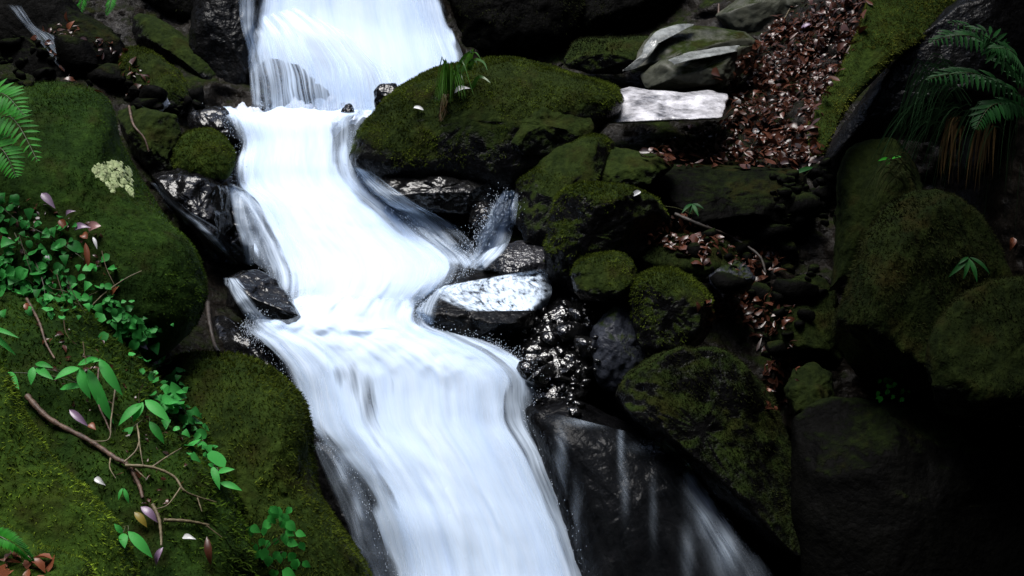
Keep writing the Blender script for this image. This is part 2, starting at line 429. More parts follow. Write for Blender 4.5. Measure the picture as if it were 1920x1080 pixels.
# ------------------------------------------------------------------ rocks
def grow_moss(V, F, parent, loc, key, n, ln, nzmin, seed):
    """a coat of small moss strands that hang downhill over the faces of one rock"""
    rng = np.random.default_rng(seed)
    q = F
    a, b, c = V[q[:, 0]], V[q[:, 1]], V[q[:, 2]]
    cr = np.cross(b - a, V[q[:, 3]] - a)
    ar = np.linalg.norm(cr, axis=1); nr = cr / np.maximum(ar, 1e-9)[:, None]
    cen = V[q].mean(1)
    patch = fbm(cen * 4.0, 3, seed)
    w = ar * np.clip((nr[:, 2] - nzmin) * 2.0 + patch * 1.7, 0, 1)
    if w.sum() <= 0: return
    idx = rng.choice(len(q), n, p=w / w.sum())
    u, v = rng.random((2, n, 1))
    p = (V[q[idx, 0]] * (1 - u) + V[q[idx, 1]] * u) * (1 - v) + (V[q[idx, 3]] * (1 - u) + V[q[idx, 2]] * u) * v
    nn = nr[idx]
    down = np.array([0, 0, -1.0]) - nn * (-nn[:, 2:3])
    d = nn * rng.uniform(0.35, 0.9, (n, 1)) + down * rng.uniform(0.1, 0.9, (n, 1)) + rng.normal(0, 0.35, (n, 3))
    d /= np.linalg.norm(d, axis=1, keepdims=True)
    L = ln * rng.uniform(0.5, 1.3, (n, 1)) * (1 + 0.6 * np.clip(patch[idx, None], -0.5, 1))
    s = np.cross(d, rng.normal(0, 1, (n, 3))); s /= np.maximum(np.linalg.norm(s, axis=1, keepdims=True), 1e-6)
    wd = L * 0.16
    p = p - nn * 0.002
    VV = np.stack([p - s * wd, p + s * wd, p + d * L], 1).reshape(-1, 3)
    FF = np.arange(3 * n).reshape(-1, 3)
    o = mesh_np('moss', VV, FF, M[key], parent=parent, loc=loc, smooth=False)
    props(o, kind='stuff')

ROCKS = {}
def rock(key, label, outline, d, thick, lean=0.0, mat='mossy', cat='boulder', name=None, side=0.0, cen=None, rough=0.05, facets=0, tuft=None, tn=0, tl=0.013, nzmin=0.0, p=2.5, back=1.0, seed=None, n=112, fine=1.0, sharp=False):
    seed = (abs(hash_str(key)) % 9973) if seed is None else seed
    rng = np.random.default_rng(seed)
    if sharp:                                            # broken stone: straight edges, corners only slightly worn
        q = np.array(outline, float); q2 = np.roll(q, -1, 0)
        seg = np.linalg.norm(q2 - q, axis=1); cum = np.concatenate([[0], np.cumsum(seg)])
        t = np.linspace(0, cum[-1], n, endpoint=False)
        k = np.searchsorted(cum, t, side='right') - 1
        o2 = q[k] + (q2[k] - q[k]) * ((t - cum[k]) / seg[k])[:, None]
        o2 = (np.roll(o2, 1, 0) + 2 * o2 + np.roll(o2, -1, 0)) / 4
    else:
        o2 = catmull(outline, n, closed=True)
    c = np.array(cen if cen else np.mean(o2, axis=0), float)
    y0, y1 = o2[:, 1].min(), o2[:, 1].max(); x0, x1 = o2[:, 0].min(), o2[:, 0].max()
    def dep(x, y):
        return d - lean * ((y - (y0 + y1) / 2) / (y1 - y0)) + side * ((x - (x0 + x1) / 2) / (x1 - x0))
    nr = 26
    rings = []
    tt = np.linspace(0, math.pi / 2, nr)
    for t in tt[1:]:                                   # front: centre outward
        s = math.sin(t) ** (2 / p); off = -thick * math.cos(t) ** (2 / p)
        q = c + (o2 - c) * s
        rings.append(P(q[:, 0], q[:, 1], dep(q[:, 0], q[:, 1]) + off))
    for t in tt[::-1][1:-1][::2]:
        s = math.sin(t) ** (2 / p); off = thick * back * math.cos(t) ** (2 / p)
        q = c + (o2 - c) * s
        rings.append(P(q[:, 0], q[:, 1], dep(q[:, 0], q[:, 1]) + off))
    m = len(rings)
    V = np.concatenate(rings + [P(c[0], c[1], dep(c[0], c[1]) - thick)[None], P(c[0], c[1], dep(c[0], c[1]) + thick * back)[None]])
    i = np.arange(m * n).reshape(m, n); j = np.roll(i, -1, axis=1)
    F4 = np.stack([i[:-1].ravel(), i[1:].ravel(), j[1:].ravel(), j[:-1].ravel()], -1)
    fc, bc = m * n, m * n + 1
    F3 = np.concatenate([np.stack([np.full(n, fc), i[0], j[0]], -1), np.stack([np.full(n, bc), j[-1], i[-1]], -1)])
    ctr = P(c[0], c[1], d)
    R = V - ctr
    for k in range(facets):                              # planar breaks facing the front, kept inside the outline
        dr = rng.normal(0, 1, 3); dr[1] = -abs(dr[1]) - 0.5; dr /= np.linalg.norm(dr)
        h = R @ dr
        lim = h.max() * rng.uniform(0.72, 0.93)
        R = R - np.maximum(0, h - lim)[:, None] * dr * 0.92
    V = R + ctr
    size = np.linalg.norm(V.max(0) - V.min(0)) * 0.5
    rad = R / np.maximum(np.linalg.norm(R, axis=1, keepdims=True), 1e-6)
    f0 = 2.0 / size
    nz = rough * size * (fbm(V * f0, 4, seed, 0.5) + 0.45 * fbm(V * f0 * 3.1, 4, seed + 5, 0.6)) + 0.012 * fine * fbm(V * 26, 3, seed + 9)
    V = V + rad * nz[:, None]
    vol = np.einsum('ij,ij->i', V[F4[:, 0]] - ctr, np.cross(V[F4[:, 1]] - ctr, V[F4[:, 2]] - ctr)).sum()
    if vol < 0:
        F4 = F4[:, ::-1]; F3 = F3[:, ::-1]
    o = mesh_np(name or cat.replace(' ', '_'), V, [F4, F3], M[mat], loc=ctr)
    props(o, label, cat)
    solid(V, F4); solid(V, F3) if False else None
    SF.extend((F3 + _soff[0] - len(V)).tolist())
    if tuft:
        grow_moss(V, F4, o, ctr, tuft, tn, tl, nzmin, seed)
    ROCKS[key] = (o, V, F4, ctr)
    return o

def hash_str(s):
    h = 7
    for ch in s: h = (h * 131 + ord(ch)) & 0xffffff
    return h

# --- left bank
rock('L1', 'big rounded mossy boulder with a pale lichen patch left of the stream', [(-220,200),(-60,176),(60,157),(130,160),(185,176),(212,210),(228,265),(262,322),(292,372),(332,422),(368,462),(384,512),(386,570),(362,625),(325,655),(240,690),(100,640),(0,600),(-220,520)], 4.75, 0.42, 0.5, 'mossy_green', side=0.15, cen=(130,420), rough=0.035, tuft='tuft_deep', tn=42000, tl=0.011, nzmin=-0.45)
rock('L2', 'mossy brown-green boulder at the lower edge of the falls with a seedling in front', [(310,662),(380,652),(450,668),(512,700),(560,745),(584,800),(590,860),(602,920),(632,980),(666,1030),(692,1090),(700,1260),(400,1330),(280,1100),(270,900),(285,750)], 4.55, 0.38, 0.45, 'mossy', cen=(460,900), rough=0.07, tuft='tuft', tn=30000, tl=0.016, nzmin=-0.35)
rock('L3', 'long mossy slope rock under the dead branch on the left', [(-260,520),(-100,545),(0,550),(110,562),(190,615),(255,675),(318,755),(380,840),(420,920),(446,1000),(455,1090),(450,1290),(-260,1290)], 4.05, 0.40, 0.75, 'mossy_green', cen=(120,900), rough=0.07, tuft='tuft_green', tn=36000, tl=0.016, nzmin=-0.35)
rock('L4', 'bright green mossy ridge in the lower left corner', [(-300,600),(-60,655),(10,690),(45,765),(95,835),(145,895),(205,962),(237,1022),(250,1095),(250,1290),(-300,1290)], 3.4, 0.26, 0.5, 'mossy_bright', cen=(-20,960), rough=0.05, tuft='tuft_bright', tn=26000, tl=0.016, nzmin=-0.5)
rock('L5', 'nearest mossy stone at the bottom left corner below a fern frond', [(-300,920),(-60,955),(10,976),(75,1002),(135,1036),(180,1082),(200,1290),(-300,1290)], 2.95, 0.2, 0.35, 'mossy_bright', cen=(-40,1130), rough=0.05, tuft='tuft_bright', tn=14000, tl=0.010, nzmin=-0.5)
rock('L6', 'small round mossy stone beside the pool at the left', [(318,288),(330,262),(355,244),(392,242),(424,260),(440,295),(432,332),(400,348),(350,340),(322,318)], 6.25, 0.16, 0.15, 'mossy', cat='stone', rough=0.05, tuft='tuft', tn=6000, tl=0.012, nzmin=0.0)
rock('L7', 'black wet stone at the left rim of the pool', [(366,203),(420,204),(436,232),(464,276),(438,287),(400,284),(372,262),(352,230)], 6.65, 0.14, 0.15, 'wet', cat='stone', facets=5)
rock('L8', 'black wet rock splitting the water left of the middle cascade', [(424,520),(450,506),(484,505),(516,522),(548,562),(582,612),(540,622),(500,616),(462,604),(430,575)], 5.56, 0.16, 0.2, 'wet', cat='rock', facets=5, sharp=True)
rock('L9', 'dark wet ledge under thin water left of the white chute', [(415,345),(468,362),(500,390),(500,440),(480,500),(440,490),(410,450),(400,400)], 6.2, 0.16, 0.2, 'wet', cat='rock', facets=6, sharp=True)
rock('L10', 'green-topped mossy rock in the shade above the pool', [(235,92),(280,95),(318,122),(342,142),(356,186),(340,216),(300,216),(255,190),(225,140)], 6.95, 0.2, 0.2, 'mossy_top', cat='rock', tuft='tuft', tn=6000, tl=0.014, nzmin=0.2)
rock('L11', 'long brown-grey rock sloping down towards the upper fall', [(252,30),(290,32),(340,62),(400,112),(415,146),(382,168),(318,140),(262,100)], 7.35, 0.18, 0.25, 'half', cat='rock', facets=3)
rock('L12', 'small pale wet stone above the round mossy one', [(264,186),(282,172),(312,180),(320,196),(300,212),(272,204)], 6.6, 0.06, 0.05, 'pale', cat='stone', sharp=True)
rock('L13', 'black wet rock wall left of the upper fall', [(375,-90),(440,-100),(492,-60),(486,60),(474,140),(484,208),(430,206),(378,196),(352,150),(360,40)], 7.35, 0.2, 0.2, 'wet_dark', cat='rock', facets=5)
rock('L13b', 'black rock hump behind the thin strands of the upper fall', [(476,130),(510,112),(560,120),(610,150),(660,185),(700,222),(600,230),(490,226),(470,170)], 7.16, 0.1, 0.1, 'wet_dark', cat='rock', facets=3)
rock('L14', 'broken black wet rocks under the left trickle', [(286,330),(330,312),(372,318),(420,352),(440,420),(425,480),(385,460),(342,410),(305,370)], 6.05, 0.16, 0.2, 'wet', cat='rock', facets=7, rough=0.09, sharp=True)
rock('L15', 'dark wet shoulder under the left edge of the lower fall', [(398,596),(450,604),(510,650),(548,712),(580,790),(560,830),(500,740),(440,690),(385,650)], 5.5, 0.13, 0.15, 'wet', cat='rock', facets=3)
rock('L16', 'dark wet rock behind the veil at the foot of the lower fall', [(584,822),(640,838),(684,900),(716,980),(748,1090),(750,1250),(650,1250),(640,1040),(596,920)], 5.12, 0.15, 0.2, 'wet_dark', cat='rock', facets=3)
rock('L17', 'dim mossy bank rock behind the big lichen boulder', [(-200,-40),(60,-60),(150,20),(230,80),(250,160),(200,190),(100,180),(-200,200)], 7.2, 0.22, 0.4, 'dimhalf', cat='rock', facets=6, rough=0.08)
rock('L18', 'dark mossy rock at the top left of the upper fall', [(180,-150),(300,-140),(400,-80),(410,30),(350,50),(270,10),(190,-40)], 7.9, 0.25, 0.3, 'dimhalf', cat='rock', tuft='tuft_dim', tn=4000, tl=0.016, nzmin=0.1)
rock('L19', 'dark stones packed between the lichen boulder and the pool', [(214,205),(258,196),(330,214),(342,250),(318,300),(340,340),(300,350),(258,300),(230,262)], 6.25, 0.14, 0.15, 'half', cat='rock', facets=6, rough=0.08, sharp=True)
# --- centre and right
rock('R1', 'large moss-covered boulder with a grass tuft right of the pool', [(650,300),(668,250),(692,214),(722,178),(770,148),(830,121),(900,111),(960,106),(1020,118),(1085,142),(1150,166),(1160,205),(1120,255),(1060,292),(985,342),(930,356),(850,345),(760,352),(690,338)], 6.45, 0.38, 0.22, 'mossy_top', cen=(880,225), rough=0.07, tuft='tuft', tn=34000, tl=0.014, nzmin=0.2, p=3.4)
rock('R1b', 'small black stone standing at the right end of the pool', [(704,196),(706,166),(722,156),(742,158),(752,180),(740,205),(716,208)], 6.55, 0.06, 0.04, 'wet', cat='stone', facets=2)
rock('R1c', 'tiny black stone in the lip of the pool', [(640,214),(646,200),(655,194),(664,206),(662,220),(648,222)], 6.75, 0.03, 0.02, 'wet', cat='stone')
rock('R2', 'wet dark-topped stone nestled in front of the grass tuft boulder', [(938,225),(952,204),(985,194),(1030,189),(1082,204),(1112,240),(1090,282),(1010,296),(955,272)], 6.15, 0.15, 0.2, 'half', cat='stone', facets=8, rough=0.08)
rock('R3', 'wet slab with sky glare painted white, lying flat beside the leaf litter', [(1124,224),(1136,202),(1150,172),(1180,163),(1230,170),(1285,174),(1330,169),(1366,176),(1364,200),(1358,223),(1310,225),(1250,228),(1180,231),(1134,232)], 6.65, 0.11, 0.5, 'pale', cat='slab', rough=0.06, p=3.0, facets=0, sharp=True)
rock('R4', 'low dark stone with a mossy top behind the white slab', [(1060,102),(1085,73),(1150,69),(1216,68),(1222,92),(1184,130),(1110,136),(1062,124)], 7.4, 0.16, 0.2, 'half', cat='stone', facets=2, tuft='tuft_dim', tn=3000, tl=0.014, nzmin=0.3)
rock('R5', 'angular grey stone with glints painted along its top edges above the white slab', [(1172,128),(1200,96),(1220,62),(1262,45),(1330,50),(1398,60),(1424,84),(1390,104),(1300,112),(1240,122),(1200,140)], 7.35, 0.14, 0.45, 'olive', cat='stone', p=3.4, facets=9, rough=0.04, sharp=True)
rock('R5b', 'olive-brown block with a flat face just behind the white slab', [(1196,140),(1240,112),(1310,100),(1390,86),(1432,84),(1436,108),(1394,140),(1330,160),(1250,170),(1200,170)], 7.1, 0.12, 0.2, 'olive', cat='rock', p=3.4, facets=9, rough=0.03, sharp=True)
rock('R5c', 'added flake painting the wet glint along the left edge of the angular grey stone', [(1170,132),(1200,104),(1218,74),(1236,56),(1270,46),(1304,45),(1252,62),(1234,84),(1217,108),(1186,134)], 7.2, 0.04, 0.3, 'edge_glint', cat='stone', facets=3, sharp=True)  # added stone shape standing in for an edge glint
rock('R5d', 'added thin slab painting the wet glint on top of the olive-brown block', [(1252,112),(1290,98),(1350,88),(1392,84),(1398,92),(1350,104),(1300,112),(1262,122)], 7.0, 0.03, 0.3, 'edge_glint', cat='slab', facets=2, sharp=True)  # likewise a glint built as a pale stone
rock('R6', 'mossy olive rock at the top edge beside the leaf litter', [(1335,30),(1380,2),(1440,-60),(1560,-90),(1580,0),(1500,48),(1440,66),(1380,60)], 7.9, 0.2, 0.35, 'olive', cat='rock', facets=3, sharp=True)
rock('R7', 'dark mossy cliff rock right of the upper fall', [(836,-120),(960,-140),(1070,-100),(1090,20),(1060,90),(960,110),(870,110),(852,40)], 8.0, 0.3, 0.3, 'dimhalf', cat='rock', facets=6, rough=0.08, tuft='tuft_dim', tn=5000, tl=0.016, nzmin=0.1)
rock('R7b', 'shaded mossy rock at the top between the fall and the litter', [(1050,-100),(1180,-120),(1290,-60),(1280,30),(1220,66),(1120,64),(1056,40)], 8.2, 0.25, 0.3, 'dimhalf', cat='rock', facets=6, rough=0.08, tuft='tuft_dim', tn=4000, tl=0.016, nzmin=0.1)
rock('R8u', 'dark undercut block beneath the leaning mossy slab', [(1538,300),(1580,235),(1650,140),(1720,60),(1800,0),(1960,-40),(1960,220),(1760,262),(1660,262),(1600,300),(1580,390),(1545,400)], 5.75, 0.25, -0.25, 'wet_dark', cat='rock', facets=5, rough=0.03, sharp=True)
rock('R8', 'long leaning slab with bright green moss in the upper right', [(1516,240),(1538,190),(1572,135),(1604,75),(1628,0),(1662,-110),(1850,-130),(1806,0),(1762,52),(1700,90),(1650,138),(1600,190),(1566,238),(1542,292),(1526,300)], 5.62, 0.1, 0.9, 'mossy', cat='slab', cen=(1610,140), rough=0.02, p=3.2, tuft='tuft_olive', tn=22000, tl=0.014, nzmin=-0.6)
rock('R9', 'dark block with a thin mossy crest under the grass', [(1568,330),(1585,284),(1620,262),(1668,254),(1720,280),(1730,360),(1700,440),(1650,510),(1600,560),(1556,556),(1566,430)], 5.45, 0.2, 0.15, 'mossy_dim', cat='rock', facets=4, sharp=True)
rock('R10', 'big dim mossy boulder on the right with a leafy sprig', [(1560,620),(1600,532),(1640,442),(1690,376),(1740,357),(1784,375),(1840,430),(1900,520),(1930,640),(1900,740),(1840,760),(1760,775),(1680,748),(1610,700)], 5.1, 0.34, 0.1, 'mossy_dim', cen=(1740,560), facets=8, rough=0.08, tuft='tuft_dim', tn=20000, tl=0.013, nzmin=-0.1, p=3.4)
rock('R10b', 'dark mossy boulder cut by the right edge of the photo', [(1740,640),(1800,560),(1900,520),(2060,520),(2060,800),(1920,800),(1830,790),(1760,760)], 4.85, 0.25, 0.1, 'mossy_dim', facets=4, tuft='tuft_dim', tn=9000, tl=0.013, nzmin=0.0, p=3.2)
rock('R11', 'tall rock with a curved mossy ridge right of the small side cascade', [(966,400),(972,350),(994,318),(1040,281),(1100,254),(1140,258),(1160,300),(1120,352),(1080,390),(1050,440),(1030,470),(985,462)], 6.0, 0.18, 0.3, 'mossy_crest', cat='rock', cen=(1040,370), facets=8, rough=0.08, tuft='tuft', tn=8000, tl=0.012, nzmin=0.3, p=3.4)
rock('R12', 'mossy rock with bright yellow-green edge below the white slab', [(1022,470),(1030,408),(1058,362),(1100,345),(1180,350),(1244,382),(1262,440),(1200,480),(1130,500),(1090,545),(1036,540)], 5.75, 0.28, 0.1, 'mossy_crest', cat='rock', cen=(1110,440), facets=8, rough=0.08, tuft='tuft', tn=12000, tl=0.014, nzmin=0.25, p=4)
rock('R12b', 'low ledge stone with pale wet edge under the leaf litter', [(1086,282),(1120,270),(1180,280),(1250,292),(1262,312),(1220,345),(1130,350),(1090,320)], 6.1, 0.12, 0.25, 'half', cat='stone', facets=3, sharp=True)
rock('R13', 'small round moss-topped stone in the centre right', [(1074,520),(1084,492),(1112,478),(1160,474),(1190,498),(1192,545),(1150,566),(1090,556)], 5.42, 0.14, 0.1, 'mossy_top', cat='stone', tuft='tuft', tn=5000, tl=0.012, nzmin=0.3, p=3.4)
rock('R14', 'mossy upright stone right of the small round one', [(1182,560),(1192,522),(1240,504),(1292,520),(1328,560),(1334,620),(1300,662),(1230,668),(1194,630)], 5.35, 0.18, 0.15, 'mossy_crest', cat='stone', tuft='tuft', tn=9000, tl=0.012, nzmin=0.3, facets=6, p=3.6)
rock('R15', 'bluish black stone below the small round moss-topped one', [(1106,640),(1130,590),(1180,570),(1206,610),(1208,680),(1170,740),(1122,720)], 5.35, 0.14, 0.1, 'bluish', cat='stone', facets=4)
rock('R16', 'large dim boulder with a moss crest above the dark veil', [(1150,745),(1180,692),(1232,664),(1300,653),(1370,670),(1415,722),(1455,790),(1500,900),(1540,1040),(1460,1040),(1360,960),(1270,870),(1190,800)], 5.15, 0.38, 0.0, 'mossy_crest', cen=(1330,800), rough=0.08, tuft='tuft_dim', tn=16000, tl=0.012, nzmin=0.3, facets=6, p=4)
rock('R17', 'slick wet rock shining white in the middle of the stream', [(776,606),(796,570),(830,540),(870,518),(925,506),(1000,500),(1030,515),(1034,560),(1014,610),(965,640),(880,640),(815,628)], 5.62, 0.16, 0.5, 'wet_dark', cat='rock', rough=0.09, p=3.2, facets=7, sharp=True)
rock('R17b', 'small shiny wet stone below the side cascade', [(900,500),(925,468),(980,452),(1026,455),(1030,502),(990,514),(930,516)], 5.8, 0.1, 0.25, 'slick', cat='stone', facets=3)
rock('R18', 'sparkling wet gravelly rock right of the middle cascade', [(960,640),(1000,600),(1040,560),(1100,560),(1116,640),(1110,730),(1070,775),(1010,765),(965,710)], 5.5, 0.16, 0.5, 'gravel', cat='rock', rough=0.06, fine=2.0, p=3)
rock('R19', 'big black rock under the dark veil of water at the lower right', [(984,775),(1010,752),(1060,745),(1110,760),(1170,790),(1240,822),(1295,870),(1345,930),(1405,1000),(1465,1090),(1520,1290),(1100,1290),(1085,1100),(1050,960),(1010,850)], 5.1, 0.3, 0.35, 'jet', cat='rock', cen=(1190,960), rough=0.035)
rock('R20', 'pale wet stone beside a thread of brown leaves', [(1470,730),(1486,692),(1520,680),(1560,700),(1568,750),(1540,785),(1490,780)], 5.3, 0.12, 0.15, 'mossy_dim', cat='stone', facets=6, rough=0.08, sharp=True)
rock('R21', 'bluish grey stone in the shade above the brown leaf pile', [(1326,520),(1350,494),(1390,492),(1414,520),(1396,548),(1350,548)], 5.65, 0.08, 0.1, 'bluish', cat='stone', facets=3)
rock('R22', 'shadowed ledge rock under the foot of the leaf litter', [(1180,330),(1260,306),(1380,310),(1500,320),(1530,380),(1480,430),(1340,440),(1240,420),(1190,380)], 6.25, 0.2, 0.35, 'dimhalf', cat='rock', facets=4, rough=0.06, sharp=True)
rock('R23', 'black wet gravel bank under the grass tuft boulder', [(664,322),(720,330),(800,336),(880,345),(960,345),(960,400),(900,450),(850,470),(790,430),(720,378),(680,352)], 6.35, 0.14, 0.4, 'gravel', cat='rock', rough=0.06, fine=1.6, p=3)
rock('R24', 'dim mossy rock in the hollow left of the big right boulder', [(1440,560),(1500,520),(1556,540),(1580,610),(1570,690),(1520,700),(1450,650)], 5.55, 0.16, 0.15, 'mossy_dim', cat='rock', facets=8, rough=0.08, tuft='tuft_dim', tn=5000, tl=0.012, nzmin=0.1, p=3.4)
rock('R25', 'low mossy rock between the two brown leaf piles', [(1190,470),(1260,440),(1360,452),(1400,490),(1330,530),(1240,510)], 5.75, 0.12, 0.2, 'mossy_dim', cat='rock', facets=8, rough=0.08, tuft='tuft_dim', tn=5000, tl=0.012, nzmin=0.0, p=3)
rock('R26', 'boulder painted dark for the shade at the lower right corner', [(1480,800),(1600,740),(1760,780),(1960,800),(2080,900),(2080,1300),(1560,1300),(1500,1050)], 5.0, 0.3, 0.3, 'dimhalf', facets=6, rough=0.06)
rock('R27', 'black wet broken rocks tucked under the grass tuft boulder', [(672,322),(720,312),(770,326),(820,320),(880,332),(930,322),(968,340),(960,392),(880,402),(810,388),(750,392),(700,362)], 6.15, 0.16, 0.3, 'wet', cat='rock', facets=9, rough=0.12, sharp=True)
rock('R28', 'small black wet stone splitting the side cascade', [(878,402),(892,380),(916,378),(926,400),(914,424),(890,424)], 5.98, 0.06, 0.08, 'wet', cat='stone', facets=4, rough=0.08)
bake()

# ------------------------------------------------------------------ water
def sheet(label, rows, nu, nv, mat, bulge=0.05, edge=0.14, dens=1.0, wob=0.02, seed=0, holes=(), boosts=(), cast=None, lift=0.015, off=0.0, rim=0, lump=0.28, froth=(), lip=0, name='water'):
    R = catmull(np.array(rows, float), nv)
    u = np.linspace(0, 1, nu)
    L, Rr = R[:, 0:2], R[:, 2:4]
    px = L[:, None, 0] * (1 - u) + Rr[:, None, 0] * u
    py = L[:, None, 1] * (1 - u) + Rr[:, None, 1] * u
    if cast is None:
        d = R[:, 4:5] * (1 - u) + R[:, 5:6] * u - bulge * np.sin(np.pi * u) ** 0.7 - off
        V = P(px, py, d)
    else:
        V = np.zeros((nv, nu, 3))
        D = np.zeros((nv, nu))
        for i in range(nv):
            for j in range(nu):
                l, n_ = hit(px[i, j], py[i, j]); D[i, j] = depth_of(l)
        for _ in range(3):                                # the film bridges small dips
            Dp = np.pad(D, 1, mode='edge')
            D = np.minimum(D, (Dp[:-2, 1:-1] + Dp[2:, 1:-1] + Dp[1:-1, :-2] + Dp[1:-1, 2:]) / 4)
        V = P(px, py, D - lift)
    if lip: V[..., 2] += lip * np.exp(-(np.arange(nv) / (nv - 1.0) / 0.05) ** 2)[:, None] * (fbm(V * np.array([11, 3, 0]), 3, seed + 41) + 0.3)
    for (f0, fw, fa) in froth:                           # boiling foam where the water lands on a shelf
        V = V - (V / np.linalg.norm(V, axis=-1, keepdims=True)) * (fa * np.exp(-((np.arange(nv) / (nv - 1.0) - f0) / fw) ** 2)[:, None] * (0.3 + np.abs(fbm(V * 7.5, 2, seed + 31)) + 0.35 * fbm(V * 15, 2, seed + 37)))[..., None]
    wv = np.linalg.norm(V[:, -1] - V[:, 0], axis=-1)
    lv = np.concatenate([[0], np.cumsum(np.linalg.norm(np.diff(V[:, nu // 2], axis=0), axis=-1))])
    U = (u[None] - 0.5) * wv.mean() * (0.4 + 0.6 * wv / wv.mean())[:, None] + seed * 1.7
    Vv = np.repeat(lv[:, None], nu, 1) + seed * 3.1
    if cast is None:
        r = V / np.linalg.norm(V, axis=-1, keepdims=True)
        V = V + r * (wob * (fbm(np.stack([U * 9, Vv * 1.6, 0 * U + seed], -1), 3, seed) + lump * fbm(np.stack([U * 4, Vv * 4.5, 0 * U], -1), 3, seed + 3)))[..., None]
    e = np.minimum(u, 1 - u)[None] + 0.5 * edge * (1.0 * fbm(np.stack([U * 3, Vv * 5, 0 * U], -1), 3, seed + 13) + 1.3 * fbm(np.stack([U * 26, Vv * 1.1, 0 * U], -1), 2, seed + 23))
    t = np.clip(e / edge, 0, 1); den = dens * (t * t * (3 - 2 * t))
    ve = np.clip(np.minimum(np.arange(nv), np.arange(nv)[::-1]) / (nv * 0.05), 0, 1)[:, None]
    den = den * ve
    if rim: den = den * (0.12 + 0.88 * np.exp(-(np.minimum(u, 1 - u)[None] / rim) ** 2))
    for (hx, hy, rx, ry, s) in holes:
        den = den * (1 - s * np.exp(-((px - hx) / rx) ** 2 - ((py - hy) / ry) ** 2))
    for (hx, hy, rx, ry, s) in boosts:
        den = den + s * np.exp(-((px - hx) / rx) ** 2 - ((py - hy) / ry) ** 2) * (t > 0)
    i = np.arange(nv * nu).reshape(nv, nu)
    F = np.stack([i[:-1, :-1].ravel(), i[1:, :-1].ravel(), i[1:, 1:].ravel(), i[:-1, 1:].ravel()], -1)
    o = mesh_np(name, V.reshape(-1, 3), F, M[mat])
    me = o.data
    uvl = me.uv_layers.new(name='UVMap')
    fl = F.ravel()
    uvl.data.foreach_set('uv', np.stack([U.ravel()[fl], Vv.ravel()[fl]], -1).astype(np.float32).ravel())
    at = me.attributes.new('body', 'FLOAT', 'POINT')
    at.data.foreach_set('value', den.ravel().astype(np.float32))
    props(o, label, 'waterfall' if name == 'waterfall' else 'water', kind='structure')
    return o

W1 = [(520,-230,770,-230,8.1,8.1),(500,-160,790,-160,7.65,7.65),(482,-80,806,-80,7.5,7.5),(468,0,830,0,7.4,7.4),(462,50,852,60,7.32,7.32),(468,120,872,120,7.2,7.2),(476,205,884,205,7.07,7.07),(478,232,890,232,7.0,7.0)]
H1 = [(500,165,34,50,.85),(575,190,44,36,.75),(470,60,20,60,.5)]
sheet('upper white waterfall dropping from the top of the photo into the pool', W1, 60, 80, 'water', 0.06, 0.12, 1.0, 0.02, 1, holes=H1, name='waterfall')
sheet('upper white waterfall dropping from the top of the photo into the pool', W1, 60, 80, 'veil', 0.06, 0.10, 0.7, 0.02, 2, off=0.06, holes=H1, rim=0.14, name='waterfall')
W1b = [(486,30,560,10,7.14,7.1),(478,52,640,52,7.0,7.0),(474,80,690,90,6.94,6.96),(470,135,745,140,6.9,6.92),(474,214,765,212,6.86,6.88)]
sheet('thin strands fanning over the left ledge of the upper fall', W1b, 50, 50, 'strand', 0.05, 0.14, 0.75, 0.02, 3, holes=[(515,165,18,46,.6),(590,195,36,36,.5)], name='waterfall')
W2 = [(376,210,708,208,6.92,6.92),(396,213,702,211,6.78,6.8),(424,226,676,228,6.62,6.62),(450,268,662,262,6.52,6.52),(438,306,666,308,6.42,6.42),(432,345,690,345,6.33,6.35),(462,376,745,396,6.15,6.2),(476,430,812,444,6.0,6.05),(480,482,884,488,5.88,5.9),(520,522,850,527,5.76,5.78),(548,570,786,578,5.66,5.68),(560,622,800,630,5.58,5.58)]
sheet('white middle cascade running from the pool to the shelf', W2, 90, 180, 'water', 0.10, 0.20, 1.05, 0.03, 4, froth=[(0.55, 0.1, 0.02), (0.92, 0.08, 0.035), (0.1, 0.06, 0.03)], lip=0.055)
sheet('white middle cascade running from the pool to the shelf', [(a-6,b,c+12,e,f,g) for a,b,c,e,f,g in W2], 60, 110, 'veil', 0.10, 0.14, 0.8, 0.03, 5, off=0.05, rim=0.16)
W3 = [(560,548,786,558,5.66,5.66),(486,590,800,606,5.53,5.56),(462,616,900,638,5.47,5.47),(484,640,965,664,5.4,5.4),(528,690,1012,708,5.32,5.34),(560,748,998,760,5.26,5.28),(584,800,994,800,5.2,5.24),(624,850,1024,860,5.14,5.18),(672,910,1054,940,5.08,5.12),(706,980,1080,1010,5.02,5.06),(736,1080,1098,1085,4.96,5.0),(752,1200,1120,1200,4.86,4.9)]
H3 = [(690,750,20,70,.78),(640,700,26,40,.6),(664,715,12,60,.6),(710,830,18,60,.45),(735,720,14,50,.45),(900,960,12,70,.35),(820,720,12,40,.3)]
sheet('broad white lower waterfall filling the bottom of the photo', W3, 110, 200, 'water', 0.13, 0.15, 1.05, 0.03, 6, holes=H3, froth=[(0.13, 0.08, 0.05), (0.30, 0.08, 0.02)], name='waterfall')
sheet('broad white lower waterfall filling the bottom of the photo', [(a-4,b,c+10,e,f,g) for a,b,c,e,f,g in W3], 70, 120, 'veil', 0.13, 0.12, 0.8, 0.03, 7, off=0.06, holes=H3, rim=0.14, name='waterfall')
sheet('drifting wisps at the margins of the lower waterfall', [(a-6,b,c+22,e,f,g) for a,b,c,e,f,g in W3[1:]], 90, 100, 'veil', 0.13, 0.3, 0.5, 0.05, 27, off=0.02, rim=0.2, name='waterfall')
sheet('drifting wisps at the margins of the middle cascade', [(a-10,b,c+20,e,f,g) for a,b,c,e,f,g in W2[2:]], 90, 100, 'veil', 0.10, 0.3, 0.5, 0.05, 28, off=0.02, rim=0.2)
